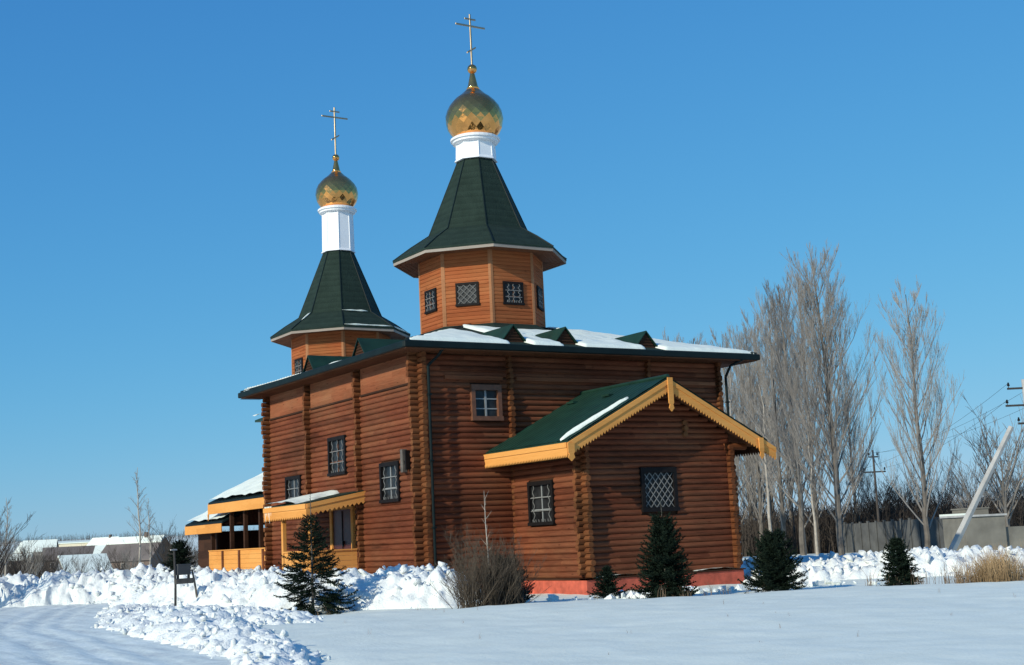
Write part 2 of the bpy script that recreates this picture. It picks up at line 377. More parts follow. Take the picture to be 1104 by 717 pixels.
# ================================================================== THE CHURCH
W, L = 13.05, 13.2
WR = 13.4
EAVE = 8.44; SL = .285; OV = .9
TX, TY = 6.6, 6.62
church = empty('wooden_church', (0, 0, 0))
tag(church, 'brown log church with green tented roofs, two gold onion domes and a red plinth', 'church')
def logs(mb, ax, fx, out, u0, u1, z0, z1, openings=(), clip=None, h=.19, bulge=.072, seed=1, prof=8, pw=.54):
    rs = random.Random(seed); n = int(round((z1 - z0) / h)); h = (z1 - z0) / n
    for r in range(n):
        za = z0 + r * h; zb = za + h; zm = (za + zb) / 2; a, b = u0, u1
        if clip:
            a, b = clip(zm)
            if b - a < .1: continue
        iv = [(a, b)]
        for (p, q, c, d) in openings:
            if zm > c and zm < d:
                nv = []
                for (s, t) in iv:
                    if q <= s or p >= t: nv.append((s, t)); continue
                    if p > s: nv.append((s, p))
                    if q < t: nv.append((q, t))
                iv = nv
        k = 1 + rs.uniform(-.18, .18); dz = rs.uniform(-.006, .006)
        for s, t in iv:
            nseg = max(1, int((t - s) / 1.2)); vs = []; fs = []
            for i in range(nseg + 1):
                uu = s + (t - s) * i / nseg; wob = .006 * noise.noise(Vector((uu * .8, r * 3.1, seed)))
                for j in range(prof + 1):
                    tt = j / prof; off = bulge * k * sin(pi * tt) ** pw + wob
                    z = za + tt * h + (dz if 0 < j < prof else 0)
                    vs.append((uu, fx + out * off, z) if ax == 'x' else (fx + out * off, uu, z))
            m = prof + 1
            for i in range(nseg):
                for j in range(prof): fs.append((i * m + j, (i + 1) * m + j, (i + 1) * m + j + 1, i * m + j + 1))
            mb.add(vs, fs)
def stubs(mb, ax, fx, out, at, z0, z1, ln=.28, r=.098, h=.19, phase=0., vary=.05):
    """log ends sticking out of a wall: ax is the wall's running axis"""
    z = z0 + h / 2 + phase * h; rs = random.Random(int(at * 77 + z0 * 13 + fx * 5))
    while z < z1:
        l = ln + rs.uniform(-vary, vary)
        if ax == 'x': mb.tube((at, fx - out * .1, z), (at, fx + out * l, z), r, r * .97, 10)
        else: mb.tube((fx - out * .1, at, z), (fx + out * l, at, z), r, r * .97, 10)
        z += h
# windows: (axis, fx, out, u0, u1, z0, z1)
def window(ax, fx, out, u0, u1, z0, z1, kind='muntin', fmat='frame_dark', fw=.11, proud=.13, parent=church, place=None, label=None):
    T = place or (lambda u, o, z: (u, fx + out * o, z) if ax == 'x' else (fx + out * o, u, z))
    def bx(mb, a, b, oa, ob, c, d):
        P = [T(u, o, z) for z in (c, d) for (u, o) in ((a, oa), (b, oa), (b, ob), (a, ob))]
        mb.add(P, [(0, 3, 2, 1), (4, 5, 6, 7), (0, 1, 5, 4), (1, 2, 6, 5), (2, 3, 7, 6), (3, 0, 4, 7)])
    m = MB()
    bx(m, u0, u1, 0., proud, z1 - fw * 1.25, z1); bx(m, u0 - .02, u1 + .02, 0., proud + .03, z0, z0 + fw)
    bx(m, u0, u0 + fw, 0., proud - .003, z0 + fw, z1 - fw * 1.25); bx(m, u1 - fw, u1, 0., proud - .003, z0 + fw, z1 - fw * 1.25)
    wd = fixn(m.build('window', fmat, parent))
    if label: wd['label'] = label
    g = MB(); bx(g, u0 + fw * .5, u1 - fw * .5, .005, .025, z0 + fw * .5, z1 - fw * .6); fixn(g.build('pane', 'glass', wd))
    a0, a1, c0, c1 = u0 + fw, u1 - fw, z0 + fw, z1 - fw * 1.25
    q = MB(); o = .075
    def tb(p, q_, r=.012):
        q.tube(T(p[0], o, p[1]), T(q_[0], o, q_[1]), r, r, 4)
    if kind == 'diamond':
        nd_ = max(3, int((a1 - a0) / .22)); s = (a1 - a0) / nd_; nz = max(3, int(round((c1 - c0) / (s * 1.25)))); sz = (c1 - c0) / nz
        for i in range(nd_):
            for j in range(nz):
                x0 = a0 + i * s; y0 = c0 + j * sz
                tb((x0, y0), (x0 + s, y0 + sz), .014); tb((x0 + s, y0), (x0, y0 + sz), .014)
    else:                                              # wavy wrought bars with thin cross rails
        nb = 3 if kind == 'wavy' else 2
        for i in range(nb):
            xc = a0 + (a1 - a0) * (i + .5) / nb if kind != 'muntin' else a0 + (a1 - a0) * (.14 + .72 * i / (nb - 1))
            K = 22
            pts = [(xc + .045 * sin(t / K * pi * 8) * (1 if i % 2 else -1), c0 + (c1 - c0) * t / K) for t in range(K + 1)]
            for p_, q_ in zip(pts, pts[1:]): tb(p_, q_, .014)
        for t in (.30, .66): tb((a0, c0 + (c1 - c0) * t), (a1, c0 + (c1 - c0) * t), .016)
        for k in range(7):
            x0 = a0 + (a1 - a0) * (k + .5) / 7; tb((x0, c0), (x0 + .02, c0 + .09), .012)
    if kind in ('muntin', 'wavy'):
        xm = (a0 + a1) / 2; q2 = MB()
        bx(q2, xm - .022, xm + .022, .026, .05, c0, c1)
        for t in (1 / 3, 2 / 3): bx(q2, a0, a1, .026, .047, c0 + (c1 - c0) * t - .018, c0 + (c1 - c0) * t + .018)
        fixn(q2.build('muntin', 'muntin' if kind == 'muntin' else 'frame_brown', wd))
    q.build('grille', 'grille', wd)
    return wd
# ---- main walls (only the outside faces, with a solid core added behind to block light)
opX = [(9.92, 11.42, 3.4, 4.72), (5.70, 7.22, 4.48, 5.92), (1.48, 2.92, 3.28, 4.66)]
opY = [(1.95, 3.15, 5.88, 7.12)]
mb = MB(); mb.box((.012, .012, .4), (W - .012, L - .012, 8.2)); core = mb.build('wall', 'dark_wood', church); core['label'] = 'unseen dark core added inside the log walls to block light'
m = MB(); logs(m, 'y', 0, -1, 0, L, .5, 7.2, opX, seed=11)
logs(m, 'x', 0, -1, 0, W, .5, 8.15, opY, seed=12)
logs(m, 'y', W, 1, 0, L, .5, 8.15, seed=13); logs(m, 'x', L, 1, 0, W, .5, 8.15, seed=14)
main_wall = m.build('wall', 'log', church, True)
# upper boarding on the sunny side, bay by bay, and its ledge
for a, b in ((.2, 4.3), (4.75, 8.8), (9.25, 12.95)):
    m = MB(); logs(m, 'y', -.06, -1, a, b, 7.22, 8.15, h=.18, bulge=.022, prof=4, pw=.4, seed=int(a * 7)); m.box((-.075, a, 7.2), (.01, b, 8.16))
    p = fixn(m.build('board_panel', 'band', church)); m = MB(); m.box((-.13, a, 7.15), (-.02, b, 7.215)); m.build('ledge', 'dark_wood', p)
for a, b in ((.95, 3.25), (3.8, 9.3), (9.85, 12.8)):
    m = MB(); m.box((a, -.13, 7.28), (b, -.02, 7.42)); bevel(m.build('ledge', 'band', church), .01)
# log ends: near corner, far corners, cross walls
def column(args, mat='logend'):
    m = MB()
    for a in args: stubs(m, *a[:-1], **a[-1])
    return m.build('log_corner', mat, church, False)
column([('y', 0, -1, 0.06, .5, 8.2, dict(ln=.34)), ('x', 0, -1, 0.06, .5, 8.2, dict(ln=.29, r=.103, phase=.5))])
column([('y', 0, -1, L - .06, .5, 8.2, dict(ln=.34)), ('x', L, 1, .06, .5, 8.2, dict(ln=.34, phase=.5))])
column([('x', 0, -1, W - .1, .5, 8.2, dict(ln=.24, phase=.5)), ('y', W - .1, 1, .06, .5, 8.2, dict(ln=.26))])
column([('y', W, 1, L - .06, .5, 8.2, dict(ln=.3)), ('x', L, 1, W - .06, .5, 8.2, dict(ln=.3, phase=.5))])
for y in (4.52, 9.02): column([('y', 0, -1, y, .5, 8.2, dict(ln=.27))])
for x in (3.52, 9.58): column([('x', 0, -1, x, .5, 8.2, dict(ln=.24))])
column([('x', L, 1, 3.52, .5, 8.2, dict(ln=.24))]); column([('x', L, 1, 9.58, .5, 8.2, dict(ln=.24))])
# log ends stained lighter where the bays meet
def wlab(a, l): a['label'] = l
wlab(window('y', 0, -1, *opX[0], 'muntin'), 'window half behind the porch roof at the left end')
wlab(window('y', 0, -1, *opX[1], 'wavy'), 'highest window of the sunny side, above the porch roof')
wlab(window('y', 0, -1, *opX[2], 'muntin'), 'window beside the grey meter box near the corner')
wlab(window('x', 0, -1, *opY[0], 'plain', 'frame_brown', .15, .16), 'brown framed window high under the main eave')
for o in list(church.children):                        # the plain window has no wrought bars
    if o.get('label', '').startswith('brown framed'):
        for c in list(o.children):
            if c.name.startswith('grille'): bpy.data.objects.remove(c)
        q2 = MB(); u0, u1, z0, z1 = 2.1, 3.0, 6.03, 6.93; xm = 2.55
        q2.box((xm - .035, -.06, z0), (xm + .035, -.028, z1)); q2.box((u0, -.055, 6.28), (u1, -.03, 6.32)); q2.box((u0, -.055, 6.62), (u1, -.03, 6.66))
        q2.build('muntin', 'muntin', o)
# ---- red plinth
m = MB()
m.box((-.18, -.18, -.6), (W + .18, L + .18, .45)); m.box((3.32, -4.42, -.6), (9.82, -.15, .455)); m.box((3.3, L + .15, -.6), (9.8, 22.6, .452))
bevel(m.build('plinth', 'plinth', church), .02)
m = MB(); m.box((3.28, -4.46, .456), (9.86, -4.1, .50)); m.box((3.28, -4.46, .4565), (3.62, -.19, .4995)); m.build('plinth_cap', 'dark_wood', church)
def snowslab(mb, x0, x1, y0, y1, zf, mask, th=.1, st=.1):
    nx = int((x1 - x0) / st) + 1; ny = int((y1 - y0) / st) + 1; o = len(mb.v); H = {}
    for j in range(ny):
        for i in range(nx):
            x = x0 + (x1 - x0) * i / (nx - 1); y = y0 + (y1 - y0) * j / (ny - 1)
            k = mask(x, y); H[i, j] = k
            mb.v.append((x, y, zf(x, y) + (th * (sst(0, .35, k) ** .5) * (1 + .35 * fb(x * 1.3, y * 1.3, 4, 2)) if k > 0 else -.05)))
    for j in range(ny - 1):
        for i in range(nx - 1):
            if max(H[i, j], H[i + 1, j], H[i, j + 1], H[i + 1, j + 1]) > 0:
                mb.f.append((o + j * nx + i, o + j * nx + i + 1, o + (j + 1) * nx + i + 1, o + (j + 1) * nx + i))
m = MB()
for a, b in ((7.75, 9.55), (3.7, 5.6)):
    m = MB(); snowslab(m, a, b, -4.46, -4.2, lambda x, y: .5, lambda x, y: .3 - abs(x - (a + b) / 2) / (b - a) * .6 + .05 * fb(x * 3, y * 3), .08, .05); m.build('plinth_snow', 'snow', church, True)
# ---- main roof: low hipped square
def hz(x, y):                                           # height of the main roof surface
    d = min(x + OV, WR + OV - x, y + OV, L + OV - y); return EAVE + SL * d
m = MB(); x0, x1, y0, y1 = -OV, WR + OV, -OV, L + OV; zt = hz(TX, TY)
c0 = [(x0, y0, EAVE), (x1, y0, EAVE), (x1, y1, EAVE), (x0, y1, EAVE)]; lo = [(x, y, EAVE - .10) for x, y, z in c0]
ap = ((x0 + x1) / 2, (y0 + y1) / 2); hh = hz(*ap)
m.add(c0 + lo + [(ap[0], ap[1], hh)], [(0, 1, 8), (1, 2, 8), (2, 3, 8), (3, 0, 8), (0, 4, 5, 1), (1, 5, 6, 2), (2, 6, 7, 3), (3, 7, 4, 0), (4, 7, 6, 5)])
roof = m.build('roof', 'shingle', church)
m = MB(); g = .1                                        # gutter and fascia round the eave
for (a, b) in (((x0 - g, y0 - g), (x1 + g, y0)), ((x0 - g, y1), (x1 + g, y1 + g)), ((x0 - g, y0 + .001), (x0, y1 - .001)), ((x1, y0 + .001), (x1 + g, y1 - .001))):
    m.box((a[0], a[1], EAVE - .24), (b[0], b[1], EAVE - .015))
bevel(m.build('gutter', 'dark_green', roof), .03)
m = MB(); m.box((x0 + .004, y0 + .004, EAVE - .27), (x1 - .004, y1 - .004, EAVE - .2)); 
for i in range(0, 76):                                  # soffit boards, as thin battens
    q = x0 + .1 + i * .2
    if q < x1 - .1: m.box((q, y0 + .01, EAVE - .285), (q + .012, y0 + OV, EAVE - .271)); m.box((x0 + .01, q - .02, EAVE - .287), (x0 + OV, q - .008, EAVE - .2715))
m.build('soffit', 'soffit', roof)
m = MB()
for cx, cy in ((x0, y0), (x1, y0), (x1, y1), (x0, y1)):
    m.tube((cx, cy, EAVE + .01), (ap[0], ap[1], hh + .01), .05, .05, 6)
m.build('ridge_cap', 'dark_green', roof)
def oct_d(x, y, cx, cy):
    return max(abs(x - cx), abs(y - cy), (abs(x - cx) + abs(y - cy)) * .7071)
dY = [3.70, 5.9, 9.52]; dX = [4.05, 8.56]
def mroof(x, y):
    k = .5 + .16 * fb(x * .55, y * .55, 9, 3) + .15 * fb(x * 3.5, y * 3.5, 9, 3)
    ds = y + OV; dw = x + OV; de = WR + OV - x; dn = L + OV - y
    if ds <= min(dw, de, dn):                           # slope towards the annex
        k += .10
        k = min(k, (ds - .12) * 3)
        k = min(k, (dw - ds) * .6 + .05 + .1 * fb(x * 2, y * 2, 1)) if x < 3 else k
        k = min(k, (oct_d(x, y, TX, TY) - 2.95 - .35 * sst(6, 3, x)) * 1.2)
        for q in dY:
            s = abs(x - q); k = min(k, (s - .44 - .05 * sst(0, 2, y)) * 3 if y < 1.7 else 1)
            if q == dY[0] and y > .2: k = min(k, max((x - q - .4) * 1.5, (q - .2 - x) * 1. - .25 * (y - .2)))
    elif dw <= min(de, dn):                             # sunny slope: mostly slid off
        k = .25 * fb(x * 1.5, y * 1.1, 5, 3) - .10 if 2 < y else -1
        k = min(k, (dw - .02) * 3)
        for q in dX: k = min(k, (abs(y - q) - .6) * 2)
    k = min(k, min(ds, dw, de, dn) * 3)
    return min(k, (oct_d(x, y, TX, TY) - 2.5) * 2)
m = MB(); snowslab(m, x0, x1, y0, y1, lambda x, y: hz(x, y), mroof, .12, .08); m.build('roof_snow', 'snow', roof, True)
def dormer(px, py, dx, dy, z0, zr, hwd, back):
    """little triangular roof vent; (dx,dy) points inward along its ridge"""
    sx, sy = -dy, dx
    P = lambda s, b, z: (px + sx * s + dx * b, py + sy * s + dy * b, z)
    m = MB(); t = .05
    for s in (-1, 1):
        a = [P(0, -.06, zr), P(s * hwd, -.06, z0), P(s * hwd, back, z0), P(0, back, zr)]
        m.add([Vector(q) + Vector((0, 0, t)) for q in a] + a, [(0, 1, 2, 3), (7, 6, 5, 4), (0, 4, 5, 1), (1, 5, 6, 2), (2, 6, 7, 3), (3, 7, 4, 0)])
    d = fixn(m.build('dormer', 'green_metal', roof))
    m = MB(); m.prism([P(0, .02, zr - .04), P(hwd - .06, .02, z0), P(-hwd + .06, .02, z0)], (dx * .05, dy * .05, 0))
    for k in range(5):
        z = z0 + (zr - z0) * (k + .5) / 6; s = (hwd - .08) * (1 - (k + .5) / 6) - .03; a = P(-s, -.012, z); b = P(s, .02, z + .035)
        m.box((min(a[0], b[0]), min(a[1], b[1]), a[2]), (max(a[0], b[0]), max(a[1], b[1]), b[2]))
    fixn(m.build('louvre', 'dark_wood', d))
for q in dY: dormer(q, -.2, 0, 1, 8.58, 9.22, .55, 2.3)
for q in dX: dormer(-.2, q, 1, 0, 8.58, 9.22, .55, 2.3)
# downpipes
def pipe(pts, r=.05):
    m = MB()
    for a, b in zip(pts, pts[1:]): m.tube(a, b, r, r, 8)
    z = pts[-2][2] - 1
    while z > 1: m.box((pts[-1][0] - r * 1.4, pts[-1][1] - r * 1.4, z), (pts[-1][0] + r * 1.4, pts[-1][1] + .05, z + .05)); z -= 2.2
    return m.build('downpipe', 'dark_green', church)
pipe([(.55, -.95, 8.3), (.45, -.6, 8.0), (.19, -.36, 7.7), (.19, -.36, .5)]); pipe([(W + .55, -.95, 8.25), (W + .15, -.6, 8.0), (W + .08, -.36, 7.6), (W + .08, -.36, .6)])
# ---- octagonal towers
def octring(cx, cy, ap_, z): 
    R = ap_ / cos(pi / 8); return [(cx + R * cos(radians(22.5 + 45 * k)), cy + R * sin(radians(22.5 + 45 * k)), z) for k in range(8)]
def tower(cx, cy, zb, r, z2, re, zk, rk, zt_, rt, wins, tentmat='shingle'):
    # boarded octagonal wall
    R = r / cos(pi / 8); m = MB(); rs = random.Random(int(cy))
    z = zb; h = .152
    while z < z2 + .1:
        for j in range(3):
            pass
        prof = [(0., 0.), (.018, .012), (.022, h * .5), (.014, h * .93), (-.004, h)]
        k = 1 + rs.uniform(-.15, .15)
        for (o0, a), (o1, b) in zip(prof, prof[1:]):
            A = octring(cx, cy, r - .02 + o0 * k, z + a); B = octring(cx, cy, r - .02 + o1 * k, z + b)
            for i in range(8):
                j = (i + 1) % 8; m.add([A[i], A[j], B[j], B[i]], [(0, 1, 2, 3)])
        z += h
    tw = m.build('tower_wall', 'board', church)
    for i, p in enumerate(octring(cx, cy, r + .012, 0)):  # corner boards
        m = MB(); a = radians(22.5 + 45 * i)
        for s in (-1, 1):
            t = Vector((-sin(a + s * pi / 8) * s, cos(a + s * pi / 8) * s, 0)); n = Vector((cos(a + s * pi / 8), sin(a + s * pi / 8), 0))
            q = Vector((p[0], p[1], zb)); m.prism([q, q + t * .10, q + t * .10 - n * .03, q - n * .03], (0, 0, z2 - zb + .1))
        fixn(m.build('corner_board', 'trim', tw))
    m = MB(); A = octring(cx, cy, re, z2); B = octring(cx, cy, re, z2 + .07); K = octring(cx, cy, rk, zk); T = octring(cx, cy, rt, zt_)
    # slightly flared skirt in three rings, then the steep tent
    m1 = octring(cx, cy, rk + (re - rk) * .5, zk - (zk - z2 - .07) * .47)
    m.add(A + B + m1 + K + T, [tuple(range(8))[::-1]] + [(i + 8 * q, (i + 1) % 8 + 8 * q, (i + 1) % 8 + 8 * (q + 1), i + 8 * (q + 1)) for q in range(4) for i in range(8)] + [tuple(range(32, 40))])
    tent = m.build('tent_roof', tentmat, church)
    m = MB()
    for i in range(8): m.chain([Vector(B[i]) + Vector((0, 0, .01)), m1[i], K[i], T[i]], [.035, .035, .03, .025], 5)
    m.build('ridge_cap', 'dark_green', tent)
    m = MB(); A = octring(cx, cy, re - .02, z2 - .12); B = octring(cx, cy, re - .02, z2 - .002); A2 = octring(cx, cy, re - .05, z2 - .11); B2 = octring(cx, cy, re - .05, z2 - .002)
    m.add(A + B + A2 + B2, [f for i in range(8) for j in [(i + 1) % 8] for f in ((i, j, j + 8, i + 8), (i + 16, i + 24, j + 24, j + 16), (i, i + 16, j + 16, j), (i + 8, j + 8, j + 24, i + 24))])
    fixn(m.build('fascia', 'greyboard', tent))
    m = MB(); A = octring(cx, cy, re - .055, z2 - .08); B = octring(cx, cy, r - .05, z2 - .02)
    m.add(A + B, [(i, i + 8, (i + 1) % 8 + 8, (i + 1) % 8) for i in range(8)])
    for i in range(8):
        a0, a1 = Vector(A[i]), Vector(A[(i + 1) % 8]); b0, b1 = Vector(B[i]), Vector(B[(i + 1) % 8])
        for k in range(1, 5):
            t = k / 5; p = a0.lerp(b0, t); q = a1.lerp(b1, t); m.tube(p - Vector((0, 0, .006)), q - Vector((0, 0, .006)), .008, .008, 4, False)
    m.build('soffit', 'soffit', tent)
    for k in wins:
        a = radians(45 * k); n = Vector((cos(a), sin(a), 0)); t = Vector((-sin(a), cos(a), 0)); c = Vector((cx, cy, 0)) + n * r
        zc = wins[k][1]; kind = wins[k][0]
        window('o', 0, 0, -.46, .46, zc - .46, zc + .46, kind, 'frame_dark', .085, .07, tw, place=lambda u, o, z, c=c, n=n, t=t: tuple(c + t * u + n * (o * .8 + .002) + Vector((0, 0, z))))
    return tw, tent
def dome(cx, cy, zb, s, drum_r, drum_z0, drum_z1, zball, cross_top):
    m = MB(); R = 1 / cos(pi / 8)
    m.lathe([(drum_r * R * 1.09, drum_z0), (drum_r * R * 1.07, drum_z0 + .05), (drum_r * R * 1.0, drum_z0 + .12), (drum_r * R * .96, drum_z1 - .1), (drum_r * R * 1.02, drum_z1)], (cx, cy), 8, pi / 8)
    dr = m.build('drum', 'white_paint', church)
    for k in range(8):                                   # raised flat seams at the drum's arrises
        m = MB(); a = pi / 8 + k * pi / 4; rr = drum_r * R
        m.tube((cx + rr * 1.0 * cos(a), cy + rr * 1.0 * sin(a), drum_z0 + .12), (cx + rr * .965 * cos(a), cy + rr * .965 * sin(a), drum_z1 - .1), .022, .022, 5); m.build('seam', 'white_paint', dr)
    c = drum_r * R
    m = MB(); m.lathe([(c * 1.02, drum_z1 - .16), (c * 1.14, drum_z1 - .12), (c * 1.15, drum_z1 - .05), (c * 1.24, drum_z1 - .02), (c * 1.25, drum_z1 + .06), (c * 1.16, drum_z1 + .11), (c * 1.05, drum_z1 + .14)], (cx, cy), 32)
    m.build('cornice', 'white_paint', dr)
    prof = [(.86, 18.28), (.95, 18.38), (1.12, 18.64), (1.19, 18.92), (1.2, 19.05), (1.17, 19.33), (1.03, 19.65), (.79, 19.92), (.52, 20.12), (.30, 20.33), (.21, 20.5), (.17, 20.7), (.105, 21.0), (.06, 21.16)]
    # resample the lower onion into staggered rings of flat lozenge sheets
    def rad(z):
        for (r0, z0), (r1, z1) in zip(prof, prof[1:]):
            if z0 <= z <= z1:
                t = (z - z0) / (z1 - z0); return r0 + (r1 - r0) * t
        return prof[-1][0]
    NS = 20; zs = [18.28 + (20.33 - 18.28) * k / 11 for k in range(12)]
    vs = []; fs = []; rs = random.Random(int(cx * 3 + cy)); o3 = 0
    for k, z in enumerate(zs):
        for i in range(NS):
            a = 2 * pi * (i + .5 * (k % 2)) / NS; r = rad(z) * s * (1 + rs.uniform(-.007, .007))
            vs.append((cx + r * cos(a), cy + r * sin(a), zb + (z - 18.28) * s))
    for k in range(len(zs) - 1):
        for i in range(NS):
            a, b = k * NS + i, k * NS + (i + 1) % NS
            c_, d = (k + 1) * NS + i, (k + 1) * NS + (i + 1) % NS
            if k % 2 == 0: fs += [(a, b, c_), (b, d, c_)]
            else: fs += [(a, d, c_), (a, b, d)]
    m = MB(); m.add(vs, fs + [tuple(range(NS))[::-1]])
    dm = m.build('dome', 'gold', church)
    m = MB(); m.lathe([(r * s, zb + (z - 18.28) * s) for r, z in prof if z >= 20.3], (cx, cy), 16); m.build('spire', 'gold', dm, True)
    m = MB(); q = []
    m.lathe([(.2 * s * sin(pi * k / 12) + .004, zball - .2 * s * cos(pi * k / 12)) for k in range(13)], (cx, cy), 20); m.build('ball', 'gold', dm, True)
    z0 = zball + .15 * s; m = MB(); t = .038
    m.box((cx - t, cy - t * .7, z0), (cx + t, cy + t * .7, cross_top)); bt = cross_top - .52
    m.box((cx - .71, cy - t * .68, bt - t), (cx + .71, cy + t * .68, bt + t)); bt = cross_top - .22
    m.box((cx - .27, cy - t * .68, bt - t * .9), (cx + .27, cy + t * .68, bt + t * .9))
    zc = cross_top - 1.57; m.prism([(cx - .22, cy - t * .66, zc - .18), (cx + .22, cy - t * .66, zc + .10), (cx + .22, cy - t * .66, zc + .18), (cx - .22, cy - t * .66, zc - .10)], (0, t * 1.32, 0))
    bevel(m.build('cross', 'cross', church), .012)
tower(TX, TY, 9.55, 2.35, 13.03, 3.30, 14.13, 1.91, 17.27, .70, {5: ('diamond', 11.32), 6: ('wavy', 11.32), 4: ('wavy', 11.3), 7: ('wavy', 11.32), 3: ('wavy', 11.32)})
dome(TX, TY, 18.26, 1., .76, 17.22, 18.12, 21.22, 23.62)
rw, rtent = tower(TX, 20.2, 8.0, 2.22, 11.96, 3.14, 12.97, 1.86, 16.24, .66, {4: ('wavy', 10.4)})
dome(TX, 20.2, 18.45, .88, .715, 16.18, 18.3, 21.04, 23.65)
# snow lying along the rear tent's skirt
m = MB()
def strip(m, a, b, th, wd):
    n = 18; a = Vector(a); b = Vector(b); t = (b - a).normalized(); s = t.cross(Vector((0, 0, 1)))
    pts = [a.lerp(b, i / n) for i in range(n + 1)]
    m.chain(pts, [max(.008, (.6 + .7 * noise.noise(p * 2.2)) * th) * min(1, 4 * i / n, 4 * (n - i) / n) + .004 for i, p in enumerate(pts)], 6)
E8 = octring(TX, 20.2, 3.1, 12.1); K8 = octring(TX, 20.2, 1.93, 12.99)
for a_, b_ in ((E8[5], E8[6]), (K8[5], Vector(K8[6]).lerp(Vector(K8[5]), .15)), (E8[6], E8[7]), (K8[4], Vector(E8[4]).lerp(Vector(K8[4]), .5))):
    m = MB(); strip(m, a_, b_, .055, .1); m.build('roof_snow', 'snow', rtent, True)
# green flashing round the main tower's foot
m = MB(); A = octring(TX, TY, 2.9, 9.72); B = octring(TX, TY, 2.36, 10.12)
R_ = [(p[0], p[1], hz(p[0], p[1]) + .03) for p in octring(TX, TY, 2.95, 0)]; m.add(R_ + B, [(i, (i + 1) % 8, (i + 1) % 8 + 8, i + 8) for i in range(8)])
m.build('flashing', 'shingle', roof)
# ---- altar annex
AX0, AX1, AY = 3.5, 9.66, -4.2; RX, RZ = 6.56, 6.85; EX0, EX1 = 2.46, 10.72; EZ = 4.78; GY = -5.01
sl = (RZ - EZ) / (RX - EX0)
def aroof(x): return RZ - sl * abs(x - RX)
clipg = lambda z: (max(AX0, RX - (RZ - .16 - z) / sl), min(AX1, RX + (RZ - .16 - z) / sl))
opg = [(5.78, 7.26, 2.5, 3.95)]; ops = [(-2.66, -1.14, 2.24, 3.7)]
m = MB(); m.prism([(AX0 + .012, AY + .012, .45), (AX1 - .012, AY + .012, .45), (AX1 - .012, AY + .012, aroof(AX1) - .2), (RX, AY + .012, RZ - .2), (AX0 + .012, AY + .012, aroof(AX0) - .2)], (0, 4.3, 0))
fixn(m.build('annex_wall', 'dark_wood', church))['label'] = 'unseen dark core added inside the annex walls to block light'  # solid core added inside the annex so no light passes the logs
m = MB(); logs(m, 'x', AY, -1, AX0, AX1, .5, 6.8, opg, clip=clipg, seed=31); logs(m, 'y', AX0, -1, AY, -.1, .5, 4.91, ops, seed=32); logs(m, 'y', AX1, 1, AY, -.1, .5, 4.91, seed=33)
m.build('annex_wall', 'log', church, True)
column([('x', AY, -1, AX0 + .05, .5, 4.6, dict(ln=.3)), ('y', AX0, -1, AY + .05, .5, 4.6, dict(ln=.24, phase=.5))])
column([('x', AY, -1, AX1 - .05, .5, 4.7, dict(ln=.26)), ('y', AX1, 1, AY + .05, .5, 4.7, dict(ln=.28, phase=.5))])
column([('x', AY, -1, 7.75, 4.95, 5.5, dict(ln=.2))])
wlab(window('x', AY, -1, *opg[0], 'diamond', 'frame_dark', .14, .14), 'wide dark window with diamond grille in the gable end')
wlab(window('y', AX0, -1, *ops[0], 'muntin'), 'dark framed window in the sunny side of the annex')
m = MB(); m.tube((AX1 - .2, AY - .02, 4.62), (AX1 + .75, AY - .02, 4.62), .12, .12, 10); m.build('purlin', 'logend', church); m = MB(); m.tube((AX0 - .75, AY - .02, 4.5), (AX0 + .2, AY - .02, 4.5), .11, .11, 10)
m.build('purlin', 'logend', church)
# corrugated metal roof
m = MB(); NY = 120
for s in (-1, 1):
    ex = EX0 if s < 0 else EX1; o = len(m.v); nx_ = 12
    for j in range(NY + 1):
        y = GY - .06 + (0.06 - GY) * j / NY
        for i in range(nx_ + 1):
            t = i / nx_; x = RX + (ex - RX) * t
            rib = .02 * max(0, sin(2 * pi * y / .27)) ** 2; stp = .012 * ((t * nx_) % 1)
            m.v.append((x, y, aroof(x) + rib + .01 + (.014 if i % 2 else 0)))
    for j in range(NY):
        for i in range(nx_): a = o + j * (nx_ + 1) + i; m.f.append((a, a + 1, a + nx_ + 2, a + nx_ + 1))
    m.prism([(RX, GY - .06, RZ - .005), (ex, GY - .06, aroof(ex) - .005), (ex, GY - .06, aroof(ex) - .1), (RX, GY - .06, RZ - .1)], (0, -GY, 0))
m.tube((RX, GY - .07, RZ + .04), (RX, -.02, RZ + .04), .07, .07, 8)
for (x_, y_) in ((5.7, -.7), (5.75, -2.75)): m.box((x_ - .1, y_ - .22, aroof(x_) + .02), (x_ + .1, y_ + .22, aroof(x_) + .09))
ar = m.build('annex_roof', 'green_metal', church)
def lens(x, y):
    c = -4.62 + .10 * sin((x - 2.4) * 1.1); t = (x - 2.35) / 2.9
    return (.17 * max(0, sin(pi * min(1, max(0, t))) ** .6) - abs(y - c)) * 3 + .05 * fb(x * 4, y * 4, 2)
m = MB(); snowslab(m, 2.47, 5.4, -4.98, -4.2, lambda x, y: aroof(x) + .03, lambda x, y: lens(x, y), .09, .045); m.build('roof_snow', 'snow', ar, True)
m = MB()
for s in (-1, 1):
    ex = EX0 if s < 0 else EX1; m.add([(RX, GY - .02, RZ - .13), (ex, GY - .02, aroof(ex) - .13), (ex, 0, aroof(ex) - .13), (RX, 0, RZ - .13)], [(0, 1, 2, 3)])
m.build('soffit', 'soffit', ar)
